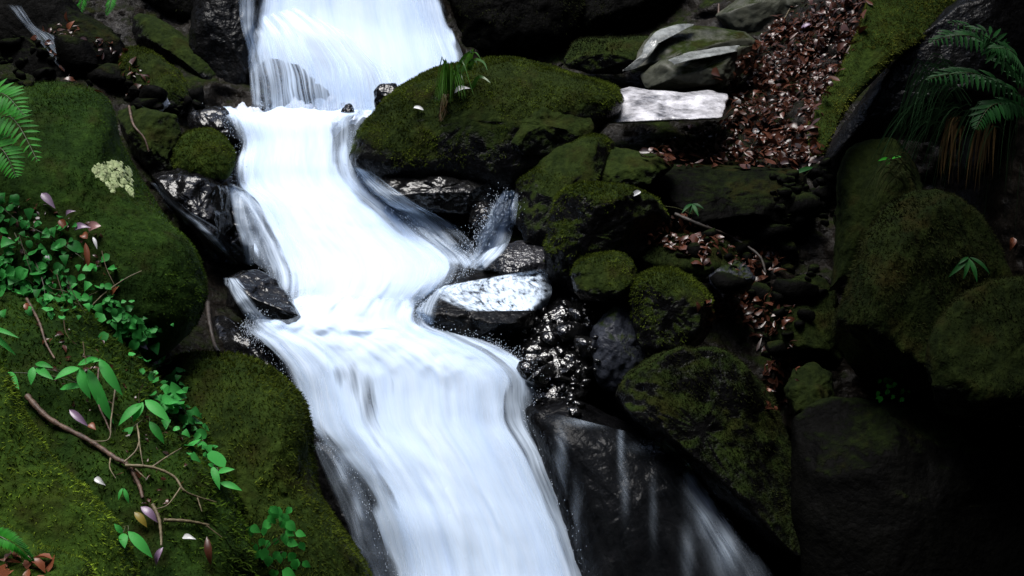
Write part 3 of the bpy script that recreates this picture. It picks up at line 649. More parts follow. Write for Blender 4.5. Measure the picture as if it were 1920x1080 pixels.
# thin films that cling to the rocks
sheet('thin veil sliding down the dark rock left of the lower fall', [(586,824,632,832),(596,858,672,880),(620,920,706,940),(650,990,730,1010),(690,1090,752,1090),(700,1180,770,1180)], 24, 60, 'veil', edge=0.2, dens=0.12, seed=8, cast=True, boosts=[(640,880,12,26,.3),(672,960,10,60,.25)])
sheet('dark thin veil of water over the big black rock at the lower right', [(990,762,1250,828),(1010,800,1290,868),(1036,860,1325,920),(1062,950,1378,985),(1086,1090,1462,1092),(1110,1200,1520,1200)], 60, 70, 'veil', edge=0.06, dens=0.005, seed=9, cast=True, boosts=[(1300,890,13,36,.8),(1326,945,16,45,.7),(1362,1010,24,60,.42),(1420,1060,30,50,.12),(1110,790,40,8,.2),(1250,838,50,9,.22),(1052,860,9,50,.22),(1080,960,7,50,.12),(1164,830,4,50,.24),(1172,920,5,40,.10),(1225,960,5,50,.10),(1290,1040,10,50,.12),(1310,915,8,30,.3)])
sheet('small side cascade entering from the right of the stream', [(936,356,972,356),(908,394,970,396),(884,436,960,440),(868,470,940,480),(846,500,905,508)], 24, 40, 'veil', edge=0.45, dens=1.0, seed=10, cast=True, lift=0.07)
sheet('narrow trickle between the lichen boulder and the black rocks', [(276,340,304,346),(306,384,350,392),(340,416,402,424),(372,456,450,464),(400,494,490,502)], 14, 40, 'veil', edge=0.5, dens=0.45, seed=11, cast=True, lift=0.02)
sheet('short trickle rejoining the stream past the black splitting rock', [(414,520,446,520),(430,550,474,560),(450,590,510,596),(468,618,560,622)], 14, 30, 'veil', edge=0.25, dens=0.6, seed=12, cast=True, lift=0.02)
sheet('thin rivulet on the dark bank at the upper left', [(8,8,44,10),(38,40,70,50),(58,62,106,70),(84,90,120,98),(96,108,152,118),(112,128,140,136)], 18, 40, 'strand', edge=0.5, dens=0.26, seed=13, cast=True, lift=0.02)
sheet('thin water spilling over the ledge left of the chute', [(428,340,486,366),(434,388,496,400),(446,440,506,450),(460,498,530,505)], 20, 40, 'veil', edge=0.2, dens=0.5, seed=14, cast=True, lift=0.02)
sheet('spray fringe along the right side of the middle cascade', [(640,305,700,322),(650,345,780,372),(690,390,880,430),(740,440,920,470),(800,490,930,505)], 30, 50, 'veil', edge=0.45, dens=0.5, seed=15, cast=True, lift=0.10)
sheet('wet strands on the black wall left of the upper fall', [(446,-20,486,-20),(450,40,484,50),(464,110,490,110),(470,200,496,205)], 14, 40, 'veil', edge=0.3, dens=0.35, seed=16, cast=True, lift=0.03)
sheet('white film painting the sky glints on the slick wet rock', [(806,540,1020,502),(796,552,1032,525),(830,568,1034,552),(880,584,1020,582)], 40, 30, 'painted_glint', edge=0.2, dens=0.8, seed=18, cast=True, lift=0.008, boosts=[(960,575,50,20,.5)])  # sky glints on the rock top, painted by this film
sheet('short spill over the left side of the slick wet rock', [(790,552,850,530),(778,580,826,570),(772,610,812,612)], 14, 20, 'veil', edge=0.3, dens=0.45, seed=17, cast=True, lift=0.02)

def spray(label, edges, n, spread, seed):
    # fine flying drops along the ragged margins of the falls
    rng = np.random.default_rng(seed)
    O = np.array([(1,0,0),(-1,0,0),(0,1,0),(0,-1,0),(0,0,1),(0,0,-1)], float)
    OF = np.array([(0,2,4),(2,1,4),(1,3,4),(3,0,4),(2,0,5),(1,2,5),(3,1,5),(0,3,5)])
    VV, FF = [], []
    pts = []
    for e in edges:
        c = catmull(np.array(e, float), 200)
        k = rng.integers(0, 200, n // len(edges))
        pts.append(c[k])
    pts = np.concatenate(pts)
    x = pts[:, 0] + rng.normal(0, spread, len(pts)); y = pts[:, 1] + rng.normal(0, spread * 0.8, len(pts))
    d = pts[:, 2] - rng.uniform(0.03, 0.2, len(pts))
    C = P(x, y, d); sz = np.exp(rng.normal(math.log(0.0011), 0.3, len(pts)))
    V = (C[:, None] + O[None] * sz[:, None, None] * np.array([1, 1, 1.8])).reshape(-1, 3)
    F = (OF[None] + 6 * np.arange(len(pts))[:, None, None]).reshape(-1, 3)
    m = bpy.data.materials.get('spray_drop')
    if not m:
        m, nt, b, out = newmat('spray_drop'); b.inputs['Base Color'].default_value = (0.72, 0.82, 0.97, 1); b.inputs['Roughness'].default_value = 0.4
    props(mesh_np('spray', V, F, m), label, 'spray', kind='stuff')
LE = lambda W: [(a, b, e) for a, b, c, g, e, f in W]
RE = lambda W: [(c, g, f) for a, b, c, g, e, f in W]
spray('fine spray flying along the margins of the middle cascade', [LE(W2), RE(W2), RE(W2)[4:]], 2400, 9, 51)
spray('fine spray flying along the margins of the lower waterfall', [LE(W3), RE(W3), RE(W3)[:5], LE(W3)[:4]], 2400, 9, 52)
spray('fine spray where the upper fall lands in the pool', [[(480,205,6.9),(580,208,6.9),(690,204,6.9)]], 700, 9, 53)

spray('loose white spray around the side cascade on the right', [[(950,372,5.9),(930,400,5.88),(905,440,5.85),(880,475,5.8)]], 900, 14, 54)

def pool():
    # the choppy lip of the pool under the upper fall
    nu, nv = 90, 26
    u = np.linspace(0, 1, nu); v = np.linspace(0, 1, nv)
    U, V_ = np.meshgrid(u, v)
    x = 366 + (712 - 366) * U + (V_ - 0.5) * 10; 
    d = 7.15 - 0.45 * V_ + 0.04 * np.sin(U * 17) * (1 - V_)
    y = 203 + 12 * V_ - 4 * np.sin(U * 3.1)
    V = P(x, y, d)
    V[..., 2] -= 0.09 * V_ ** 2
    q = V * np.array([9, 9, 0])
    V[..., 2] += 0.085 * fbm(q, 3, 4) + 0.05 * np.abs(fbm(q * 2.3, 3, 8))
    i = np.arange(nu * nv).reshape(nv, nu)
    F = np.stack([i[:-1, :-1].ravel(), i[1:, :-1].ravel(), i[1:, 1:].ravel(), i[:-1, 1:].ravel()], -1)
    m, nt, b, out = newmat('choppy_water')
    tc = N(nt, 'ShaderNodeTexCoord').outputs['Object']
    n = noise(nt, tc, 16, 4, 0.6)
    nt.links.new(ramp(nt, n, [(0.30, (0.10, 0.10, 0.13)), (0.40, (0.55, 0.6, 0.7)), (0.5, (0.82, 0.87, 0.96))]), b.inputs['Base Color'])
    b.inputs['Roughness'].default_value = 0.12
    o = mesh_np('water', V.reshape(-1, 3), F, m)
    props(o, 'choppy foaming lip of the pool under the upper fall', 'water', kind='structure')
pool()

# ------------------------------------------------------------------ plants
class MB:
    def __init__(s): s.v, s.q = [], []
    def leaf(s, a, b, nrm, w, shape='lance', fold=0.25, arch=0.12, seg=6, curl=0.0):
        a, b = Vector(a), Vector(b); ax = b - a; L = ax.length
        if L < 1e-6: return
        t_ = ax / L
        sd = t_.cross(nrm)
        sd = sd.normalized() if sd.length > 1e-5 else t_.orthogonal().normalized()
        up = sd.cross(t_)
        k0 = len(s.v)
        for i in range(seg + 1):
            t = i / seg
            if shape == 'lance': ww = math.sin(math.pi * t ** 0.8) ** 0.9
            elif shape == 'ovate': ww = math.sin(math.pi * min(1, t) ** 0.62)
            elif shape == 'round': ww = max(0.0, 1 - (2 * t - 0.9) ** 2 / 1.21) ** 0.5
            elif shape == 'heart': ww = (min(1, t / 0.12) ** 0.5) * (1 - t) ** 0.75 * (1.15 - 0.25 * abs(t - 0.3)) * (1.0 if t > 0 else 0.3)
            elif shape == 'blade': ww = (1 - t) ** 0.6 if t > 0.15 else 0.75 + t
            ww = max(ww, 0.02) * w * 0.5
            c = a + ax * t + up * (arch * L * math.sin(math.pi * t)) - up * curl * L * t * t
            s.v += [c - sd * ww + up * fold * ww, c, c + sd * ww + up * fold * ww]
        for i in range(seg):
            r = k0 + 3 * i
            s.q += [(r, r + 1, r + 4, r + 3), (r + 1, r + 2, r + 5, r + 4)]
    def tube(s, pts, r0, r1, k=6, sub=6):
        pts = catmull(np.array([list(p) for p in pts]), max(2, (len(pts) - 1) * sub + 1))
        n = len(pts); k0 = len(s.v)
        for i in range(n):
            t = Vector(pts[min(i + 1, n - 1)] - pts[max(i - 1, 0)]).normalized()
            u = t.orthogonal().normalized(); v = t.cross(u)
            if i and (u.dot(pu) < 0.99):
                u = (pu - t * pu.dot(t)).normalized(); v = t.cross(u)
            pu = u
            r = (r0 + (r1 - r0) * i / (n - 1)) * (1 + 0.15 * math.sin(i * 2.3))
            for j in range(k):
                an = 2 * math.pi * j / k
                s.v.append(Vector(pts[i]) + (u * math.cos(an) + v * math.sin(an)) * r)
        for i in range(n - 1):
            for j in range(k):
                a = k0 + i * k + j; b = k0 + i * k + (j + 1) % k
                s.q.append((a, b, b + k, a + k))
    def build(s, name, mat, parent=None, loc=None):
        if loc is None:
            loc = np.array([list(x) for x in s.v]).mean(0)
        return mesh_np(name, np.array([list(x) for x in s.v]), np.array(s.q), M[mat], parent=parent, loc=loc)

def thing(name, label, cat, loc, group=None):
    o = bpy.data.objects.new(name, None); o.empty_display_size = 0.05
    o.location = loc; COL.objects.link(o)
    return props(o, label, cat, group)

BACK = Vector((0, -cp, sp_))            # towards the viewer
UP = Vector((0, 0, 1))
rnd = random.Random(5)

def frond(root, pts, width, npin, mat, droop=0.25, nrm=None, tip=0.15):
    """pts: list of world points along the rachis; pinnae on both sides"""
    c = catmull(np.array([list(p) for p in pts]), npin * 2)
    m = MB()
    m.tube([c[0], c[len(c) // 2], c[-1]], 0.0028, 0.0009, 5, 8)
    m2 = MB()
    for i in range(2, len(c)):
        t = i / (len(c) - 1)
        T = Vector(c[min(i + 1, len(c) - 1)] - c[i - 1]).normalized()
        nn = nrm or (UP * 0.6 + BACK)
        S = T.cross(nn).normalized()
        ww = width * (math.sin(math.pi * min(1, t * 0.82 + 0.16)) ** 0.7) * (1 - t * 0.25)
        for sg in (-1, 1):
            b = Vector(c[i]); L = ww * rnd.uniform(0.88, 1.08)
            e = b + (S * sg * 0.93 + T * 0.42 - UP * droop * rnd.uniform(0.6, 1.2)).normalized() * L
            m2.leaf(b, e, nn, max(0.005, L * 0.2), 'lance', 0.2, 0.06, 4)
    o = m2.build('frond', mat, root)
    m.build('rachis', 'stem', o) if False else None
    st = m.build('rachis', 'stem', root)
    return o

def pxpts(lst):
    return [PV(a, b, c) for a, b, c in lst]

def fern(label, base, fronds, mat='fern', width=0.1, npin=22, droop=0.25, group=None):
    root = thing('fern', label, 'fern', base, group)
    for f in fronds: frond(root, pxpts(f), width, npin, mat, droop)
    return root

l, n_ = hit(2, 300)
d0 = depth_of(l) - 0.06
fern('bright green fern hanging over the left edge of the photo above the lichen boulder', PV(-70, 330, d0 + .05),
     [[(-70,330,d0),(-20,225,d0-.12),(30,230,d0-.22),(70,300,d0-.3)], [(-70,330,d0),(-40,200,d0-.1),(10,180,d0-.2),(45,215,d0-.25)], [(-70,330,d0),(-30,270,d0-.15),(10,290,d0-.22),(30,330,d0-.25)]], width=0.095, npin=11)
l, n_ = hit(20, 1010); d0 = depth_of(l) - .05
fern('single fern frond in the bottom left corner above the reddish leaves', PV(-60, 1000, d0), [[(-70,985,d0),(-20,1000,d0-.05),(25,1018,d0-.08),(62,1052,d0-.06)]], width=0.03, npin=26, droop=0.1)
l, n_ = hit(1890, 170); d0 = depth_of(l) - .1
fern('dark green fern arching out below the leaning mossy slab on the right', PV(1925, 150, d0),
     [[(1930,150,d0),(1870,90,d0-.2),(1800,64,d0-.35),(1745,78,d0-.45)], [(1930,160,d0),(1880,110,d0-.25),(1800,100,d0-.4),(1735,86,d0-.42)][:2] + [(1850,60,d0-.3),(1780,40,d0-.4)],
      [(1930,190,d0),(1870,150,d0-.2),(1800,135,d0-.35),(1740,148,d0-.45)], [(1935,210,d0),(1890,190,d0-.2),(1850,205,d0-.32),(1830,240,d0-.36)], [(1935,170,d0),(1915,120,d0-.2),(1890,90,d0-.3),(1860,90,d0-.36)]], 'fern_dark', 0.10, 11, 0.7)
l, n_ = hit(170, 30); d0 = depth_of(l) - .1
fern('yellow-green fern tips hanging from the top edge at the upper left', PV(170, -40, d0), [[(165,-40,d0),(158,-10,d0-.08),(150,15,d0-.1),(146,38,d0-.1)],[(110,-40,d0),(95,-10,d0-.08),(80,10,d0-.1),(72,40,d0-.1)],[(215,-40,d0),(210,-10,d0-.06),(206,10,d0-.1),(200,28,d0-.1)]], 'fern', 0.05, 12, 0.6)

def sprig(label, base, leaves, mat='leaf', w=0.03, cat='plant', name='leafy_sprig', stem=True, dd=0.06, shape='lance'):
    """leaves: list of (x0,y0,x1,y1) photo pixels for base and tip of each leaf; base: photo pixel of the root"""
    l, n_ = hit(*base)
    d = depth_of(l)
    root = thing(name, label, cat, l)
    m = MB()
    for i, lf in enumerate(leaves):
        x0, y0, x1, y1 = lf[:4]; ww = lf[4] if len(lf) > 4 else w
        a = PV(x0, y0, d - dd); b = PV(x1, y1, d - dd - rnd.uniform(0.0, 0.05))
        m.leaf(a, b, (BACK + UP * 0.7 + Vector((rnd.uniform(-.4, .4), 0, 0))).normalized(), ww, shape, 0.3, 0.10, 7)
    m.build('foliage', mat, root)
    if stem:
        s = MB()
        hubs = {}
        for lf in leaves: hubs.setdefault((round(lf[0] / 12), round(lf[1] / 12)), lf)
        for lf in hubs.values():
            s.tube([l, (l + PV(lf[0], lf[1], d - dd)) / 2 + Vector((0.01, 0, 0.01)), PV(lf[0], lf[1], d - dd)], 0.002, 0.0012, 5)
        s.build('stem', 'stem', root)
    return root
sprig('bright lance-leaved sprig drooping above the dead branch', (150, 720), [(150,688,170,748,.035),(150,690,102,712,.03),(146,684,190,676,.022),(184,672,150,684,.02),(186,672,230,742,.034),(165,692,190,768,.034),(172,700,214,795,.036),(62,688,58,722,.024),(66,682,100,690,.02),(68,690,100,712,.025),(14,698,36,730,.03),(112,730,165,724,.022)])
sprig('three-leaved green sprig right of the drooping one', (268, 790), [(268,756,222,798,.03),(268,754,250,792,.026),(272,750,320,792,.034),(280,790,308,832,.026),(250,800,222,836,.03)])
sprig('pair of narrow bright leaves poking in at the left edge', (-12, 640), [(-20,615,36,634,.016),(-20,620,30,666,.018)])
sprig('small sprig of pointed leaves on the edge of the long slope rock', (395, 880), [(398,874,412,918,.024),(412,905,454,920,.022),(408,886,440,880,.02),(400,874,390,870,.014)])
sprig('two-leaved sprig in front of the branch end at the bottom', (226, 990), [(230,1000,234,1028,.024),(240,996,286,1046,.028),(230,1000,214,982,.016)])
sprig('tiny twin-leaf shoot beside the dead branch', (232, 935), [(230,915,222,938,.010),(232,915,242,944,.012)])
sprig('five-fingered dim sprig on the big right boulder', (1815, 540), [(1816,484,1778,520,.022),(1816,484,1806,524,.018),(1816,484,1832,530,.02),(1818,482,1856,514,.02),(1816,482,1796,496,.014)], mat='fern_dark')
sprig('small star-leaved sprig on the shadowed bank near the fallen stick', (1298, 402), [(1298,382,1278,400,.018),(1298,382,1292,404,.014),(1298,382,1310,406,.018),(1298,382,1320,392,.016),(1228,385,1222,420,.02),(1228,385,1236,416,.016)], mat='fern_dark')
sprig('tiny fresh leaves at the foot of the grass slope on the right', (1668, 304), [(1668,298,1646,302,.016),(1668,298,1660,312,.014),(1672,298,1690,294,.014)], mat='fern')
sprig('single pale green arched leaf below the leaf litter', (1508, 330), [(1524,314,1484,330,.026)], mat='fern_dark')
# green leafy seedlings of many small round leaves
def seedling(label, base, area, n, size, mat='leaf', cat='plant', name='leafy_seedling'):
    l, n_ = hit(*base); d = depth_of(l)
    root = thing(name, label, cat, l)
    m = MB(); s = MB()
    for i in range(n):
        x, y, = rnd.uniform(area[0], area[2]), rnd.uniform(area[1], area[3])
        fx = (x - area[0]) / (area[2] - area[0])
        if fx > 0.5 and rnd.random() < fx - 0.35: continue
        c = PV(x, y, d - rnd.uniform(0.02, 0.09))
        an = rnd.uniform(-2.6, -0.2)
        sz = size * rnd.uniform(0.6, 1.2)
        dirv = Vector((math.cos(an), 0, math.sin(an)))
        m.leaf(c, c + dirv * sz - BACK * sz * 0.1, (BACK + UP * 0.5 + Vector((rnd.uniform(-.5, .5), 0, rnd.uniform(-.3, .3)))).normalized(), sz * 0.72, 'ovate', 0.2, 0.05, 6)
        if i % 4 == 0:
            s.tube([l, (l + c) / 2 + BACK * 0.02, c], 0.0016, 0.0009, 4, 4)
    m.build('foliage', mat, root); s.build('stem', 'stem', root)
seedling('leafy green seedling with rounded leaves on the boulder at the lower fall', (490, 1040), (440, 945, 568, 1090), 64, 0.045)
seedling('small dim green seedling low on the big right boulder', (1690, 735), (1648, 702, 1716, 748), 26, 0.03, 'fern')

def ivy(label, paths, n, size, mat='ivy', spread=26):
    pts = []
    l0, _ = hit(*paths[0][0])
    root = thing('ivy', label, 'ivy', l0)
    m = MB(); s = MB()
    for path in paths:
        pp = catmull(np.array(path, float), 14)
        s.tube([hit(*q)[0] + hit(*q)[1] * 0.012 for q in pp], 0.0022, 0.0012, 5, 2)
    for i in range(n):
        path = paths[i % len(paths)]
        pp = catmull(np.array(path, float), 40)
        q = pp[rnd.randrange(40)]
        x, y = q[0] + rnd.gauss(0, spread), q[1] + rnd.gauss(0, spread * 0.8)
        loc, nn = hit(x, y)
        nn = (nn * 0.5 + BACK * 0.6 + UP * 0.5 + Vector((rnd.uniform(-.5, .5), rnd.uniform(-.3, .3), rnd.uniform(-.4, .4)))).normalized()
        c = loc + nn * rnd.uniform(0.012, 0.04)
        an = rnd.uniform(0, 6.28); t = nn.orthogonal().normalized(); t = (Matrix.Rotation(an, 3, nn) @ t)
        t = (t - UP * 0.6).normalized()
        sz = size * math.exp(rnd.gauss(-0.12, 0.35))
        m.leaf(c, c + t * sz, nn, sz * rnd.uniform(0.75, 1.05), rnd.choice(['round', 'heart', 'heart']), rnd.uniform(0.1, 0.5), rnd.uniform(0, 0.12), 7, rnd.uniform(-0.05, 0.2))
    m.build('foliage', mat, root); s.build('stem', 'stem', root)
ivy('patch of small round ivy leaves below the lichen on the left boulder', [[(-10,380),(40,420),(100,450),(160,490)], [(0,540),(60,545),(110,560),(150,580)], [(30,440),(80,520),(140,560),(200,540)], [(-10,480),(30,510),(80,540)]], 260, 0.029, spread=26)
ivy('trail of ivy running down the gap between the two left boulders', [[(205,555),(225,590),(250,620),(280,635)], [(230,610),(270,670),(310,715),(330,745)], [(290,690),(330,760),(360,800),(385,850)]], 180, 0.032, spread=17)

def grass(label, base, blades, mat, w=0.006, cat='grass clump', name='grass_clump'):
    """blades: list of polylines in photo pixels, spread in depth; each root on the surface at base"""
    l, n_ = hit(*base); d = depth_of(l)
    root = thing(name, label, cat, l)
    m = MB()
    for bl in blades:
        dz = rnd.uniform(0.02, 0.28)
        pts = [Vector(P(x, y, d - 0.02 - dz * k / max(1, len(bl) - 1)).tolist()) for k, (x, y) in enumerate(bl)]
        c = catmull(np.array([list(p) for p in pts]), 9)
        k0 = len(m.v)
        sd0 = Vector((rnd.uniform(0.3, 1), rnd.uniform(-.8, .8), rnd.uniform(-.5, .5))).normalized()
        for i in range(9):
            T = Vector(c[min(i + 1, 8)] - c[max(i - 1, 0)]).normalized()
            s_ = T.cross(BACK + sd0 * 0.6).normalized()
            ww = w * 0.5 * (1 - (i / 8) ** 2 * 0.95)
            m.v += [Vector(c[i]) - s_ * ww, Vector(c[i]) + s_ * ww]
        for i in range(8):
            r = k0 + 2 * i
            m.q.append((r, r + 1, r + 3, r + 2))
    m.build('foliage', mat, root)
def arcs(n, x0, y0, jx, jy, dx, dy, up, jit=0.3):
    out = []
    for i in range(n):
        a = (x0 + rnd.uniform(-jx, jx), y0 + rnd.uniform(-jy, jy))
        k = rnd.uniform(1 - jit, 1 + jit); ddx = dx * k + rnd.uniform(-14, 14)
        out.append([a, (a[0] + ddx * 0.35, a[1] - up * k), (a[0] + ddx * 0.75, a[1] - up * 0.5 + dy * 0.35 * k), (a[0] + ddx, a[1] + dy * k)])
    return out
grass('bright grass tuft growing on top of the mossy boulder beside the pool', (845, 165), [[(842,170),(838,140),(834,120),(826,104)][::1] for _ in range(1)] + arcs(16, 842, 172, 8, 6, -14, 20, 50) + arcs(10, 850, 172, 6, 6, 22, 10, 45), 'grass_bright', 0.007)
grass('broad-bladed plant with pale underleaf on top of the mossy boulder', (886, 165), [[(866,135),(876,110),(884,96),(888,92)],[(878,132),(884,104),(892,98),(902,112)],[(880,130),(890,112),(906,116),(914,132)],[(885,165),(896,145),(908,146),(920,156)],[(878,128),(882,116),(890,112),(896,124)],[(854,140),(866,112),(880,98),(890,96)]] , 'grass_bright', 0.02)
grass('dry straw hanging from the grass tuft on the mossy boulder', (838, 190), [[(836 + rnd.uniform(-6, 6), 176), (834 + rnd.uniform(-8, 8), 195), (830 + rnd.uniform(-8, 8), 212), (826 + rnd.uniform(-6, 6), 228)] for _ in range(14)], 'straw', 0.006, 'dry grass', 'dry_grass')
grass('long thin dark grass arching left from the right bank below the fern', (1790, 190), arcs(26, 1800, 170, 30, 30, -90, 70, 40) + arcs(16, 1760, 190, 24, 20, -60, 60, 50), 'grass', 0.006)
grass('thick mop of dark grass hanging over the dark block on the right', (1790, 240), arcs(60, 1800, 225, 40, 24, -110, 90, 24, 0.5) + arcs(20, 1850, 240, 40, 30, -60, 80, 30, 0.5), 'grass', 0.007)
grass('sparse dark grass hanging at the right edge of the photo', (1890, 260), arcs(40, 1910, 220, 40, 60, -40, 160, 10, 0.5), 'grass', 0.006)
grass('left bunch of dried brown fronds under the grass mop', (1800, 230), arcs(34, 1796, 236, 14, 16, -16, 74, 4, 0.4), 'straw', 0.014, 'dry fronds', 'dry_fronds')
grass('right bunch of dried brown fronds under the grass mop', (1850, 240), arcs(34, 1860, 240, 14, 16, -22, 82, 4, 0.4), 'straw', 0.014, 'dry fronds', 'dry_fronds')
grass('thin tangled grass and twigs above the big right boulder', (1680, 330), arcs(24, 1700, 330, 20, 20, -50, 40, 20, 0.6), 'stem', 0.005, 'grass clump')
grass('sparse dry grass blades among the ivy on the left boulder', (60, 450), [[(x + rnd.uniform(-6, 6), y), (x + 12, y + 34), (x + rnd.uniform(18, 34), y + rnd.uniform(60, 80))] for x, y in [(34,440),(66,486),(100,500),(188,470),(128,520)]], 'straw', 0.003, 'dry grass', 'dry_grass')

grass('dry straw blades and rootlets hanging down the long mossy slope on the left', (180, 700), [[(x + rnd.uniform(-8, 8), y), (x + rnd.uniform(-4, 10), y + 22), (x + rnd.uniform(0, 18), y + rnd.uniform(36, 60))] for x, y in [(120,600),(150,640),(205,760),(228,812),(262,720),(300,850),(330,900),(350,960),(120,820),(90,860),(180,960),(310,1020),(372,930),(270,860)]], 'straw', 0.0032, 'dry grass', 'dry_grass')

# ------------------------------------------------------------------ branches
def stick(label, pts, r0, r1, twigs=(), mat='bark', cat='branch', name='dead_branch', tmat='bark_pale', lift=0.02):
    def w(q):
        l, nn = hit(q[0], q[1]); return l + nn * lift + BACK * (q[2] if len(q) > 2 else 0)
    P0 = [w(q) for q in pts]
    root = thing(name, label, cat, P0[0])
    m = MB(); m.tube(P0, r0, r1, 8, 8); m.build('limb', mat, root)
    for tw, a, b in twigs:
        m = MB(); m.tube([w(q) for q in tw], a, b, 6, 6); m.build('twig', tmat, root)
stick('forked dead branch lying down the long mossy slope on the left', [(50,748),(100,790),(160,832),(220,868),(240,878),(256,912),(268,940)], 0.0095, 0.005,
      [([(240,878,.02),(290,882,.04),(330,900,.03),(350,925,.03),(400,945,.03)], 0.006, 0.002), ([(290,882,.04),(318,862,.05),(340,845,.05)], 0.004, 0.0015), ([(340,916,.03),(320,948,.03),(300,955,.03)], 0.003, 0.001), ([(250,885,.02),(276,902,.03)], 0.003, 0.0012), ([(370,936,.03),(376,962,.03)], 0.0028, 0.001), ([(212,866,.02),(214,884,.03),(222,900,.03)], 0.003, 0.001), ([(240,872,.02),(262,850,.04),(268,826,.05),(262,800,.05)], 0.0035, 0.0015), ([(262,800,.05),(270,850,.05),(275,878,.05)], 0.0025, 0.001)])
stick('short pale twig below the forked branch', [(306,978),(345,984),(385,992)], 0.006, 0.004, [([(380,990,.01),(410,1012,.01)], 0.003, 0.001)], 'bark_pale', 'twig', 'twig')
stick('thin upright twig by the mauve dead leaf', [(290,950,.02),(300,975,.02),(304,1010,.02),(306,1026,.02)], 0.006, 0.003, (), 'bark_pale', 'twig', 'twig')
stick('dry twigs hanging behind the drooping lance leaves', [(190,700,.03),(192,760,.03),(204,790,.03),(214,815,.03)], 0.003, 0.0025, [([(220,735,.03),(214,790,.03),(212,830,.03),(176,832,.02)], 0.003, 0.0015)], 'bark', 'twig', 'twig')
stick('thin dark twig lying across the moss below the ivy patch', [(52,570),(76,612),(88,650),(104,680)], 0.005, 0.003, (), 'bark', 'twig', 'twig')
stick('straw-coloured stalk crossing the lower part of the lichen boulder', [(170,580),(200,550),(235,525),(265,512)], 0.003, 0.0018, (), 'bark_pale', 'twig', 'twig')
stick('dark fallen stick lying across the shaded bank on the right', [(1268,402,.05),(1320,422,.06),(1370,452,.06),(1415,485,.06),(1428,515,.05)], 0.010, 0.006, (), 'bark_dark', 'branch', 'dead_branch')
stick('pale twig sticking out of the top of the leaf litter', [(1466,48,.02),(1478,22,.06)], 0.006, 0.004, (), 'bark_pale', 'twig', 'twig', lift=0.01)
stick('dark root hanging from under the lichen boulder', [(386,575,.0),(392,610,.02),(400,650,.02),(410,668,.0)], 0.012, 0.006, (), 'bark_dark', 'root', 'root')
stick('thin brown root beside the pool at the left', [(246,205),(252,238),(272,262),(280,285)], 0.007, 0.004, (), 'bark', 'root', 'root')
stick('orange-brown stake standing on the olive rock at the top edge', [(1346,42,.02),(1350,12,.04)], 0.008, 0.006, (), 'bark', 'twig', 'twig')

# ------------------------------------------------------------------ fallen leaves
def dead(label, x0, y0, x1, y1, w, mat, shape='lance', name='fallen_leaf', lift=0.02):
    l, nn = hit((x0 + x1) / 2, (y0 + y1) / 2); d = depth_of(l)
    m = MB()
    m.leaf(PV(x0, y0, d - lift), PV(x1, y1, d - lift - 0.01), (BACK + UP * 0.8 + Vector((rnd.uniform(-.5, .5), 0, rnd.uniform(-.3, .3)))).normalized(), w, shape, rnd.uniform(0.3, 0.8), rnd.uniform(0.05, 0.2), 7, rnd.uniform(-0.1, 0.25))
    o = m.build(name, mat)
    props(o, label, 'leaf')
dead('mauve dead leaf on the moss above the ivy, left of the pinkish ones', 78, 362, 104, 392, .03, 'purple', 'ovate')
dead('small mauve and white dead leaf between the mauve and the orange one', 124, 406, 142, 396, .022, 'purple', 'ovate')
dead('orange-brown curled leaf in the ivy patch', 112, 412, 128, 434, .026, 'orange', 'ovate')
dead('pinkish round dead leaf at the right end of the ivy patch', 168, 436, 190, 424, .042, 'pink', 'round')
dead('mauve-brown leaf tucked behind the pinkish round one', 140, 432, 168, 424, .034, 'purple', 'ovate')
dead('small orange leaf under the pinkish round one', 154, 440, 164, 448, .028, 'orange', 'round')
dead('long brown withered leaf hanging below the pinkish leaf', 160, 455, 166, 505, .02, 'orange')
dead('tiny white leaf standing in the ivy', 88, 478, 92, 494, .014, 'white', 'ovate')
dead('white-edged leaf tip just below the pinkish leaf', 174, 444, 182, 468, .012, 'white')
dead('orange leaf by the straw stalk on the lichen boulder', 210, 554, 222, 536, .022, 'orange', 'ovate')
dead('reddish leaf on the moss below the ivy patch', 48, 568, 60, 590, .02, 'orange', 'ovate')
dead('mauve leaf in the ivy trail between the boulders', 264, 644, 278, 656, .022, 'purple', 'ovate')
dead('long mauve-brown leaf above the dead branch', 130, 768, 166, 800, .022, 'purple')
dead('orange leaf end above the dead branch', 166, 796, 180, 806, .022, 'orange', 'ovate')
dead('glossy dark mauve pod-like leaf at the end of the dead branch', 264, 950, 296, 980, .024, 'purple')
dead('yellow leaf lying beside the mauve pod-like leaf', 252, 960, 276, 988, .022, 'yellow')
dead('withered purplish leaf at the bottom under the upright twig', 306, 1026, 290, 1060, .018, 'purple')
dead('small pale leaf with pink edge right of the upright twig', 342, 1008, 368, 1012, .018, 'white', 'ovate')
dead('dark withered leaf at the bottom of the long slope rock', 388, 1006, 396, 1060, .022, 'brown')
dead('bluish white pebble-like leaf below the dead branch', 178, 896, 198, 910, .018, 'white', 'ovate')
dead('pale blade leaf under the broad-bladed plant on the mossy boulder', 852, 175, 880, 162, .03, 'white')
dead('tiny white flower-like leaf on the front of the mossy boulder', 776, 202, 794, 206, .022, 'white', 'round')
dead('white round leaf at the upper edge of the leaf litter', 1374, 144, 1382, 160, .04, 'white', 'round')
dead('leaf with its glint painted white near the foot of the leaf litter', 1410, 250, 1424, 244, .034, 'white', 'round')  # glint put into the leaf colour
dead('long pale leaf at the top of the leaf litter', 1464, 52, 1484, 60, .03, 'white', 'ovate')
dead('pale elongated leaf near the top right of the litter', 1502, 54, 1526, 44, .03, 'purple', 'ovate')
dead('orange-brown leaf on the dark bank under the upper left ferns', 128, 56, 138, 38, .04, 'orange', 'ovate')
dead('white wet leaf on the mossy rock below the white slab', 1188, 366, 1202, 360, .026, 'white', 'round')
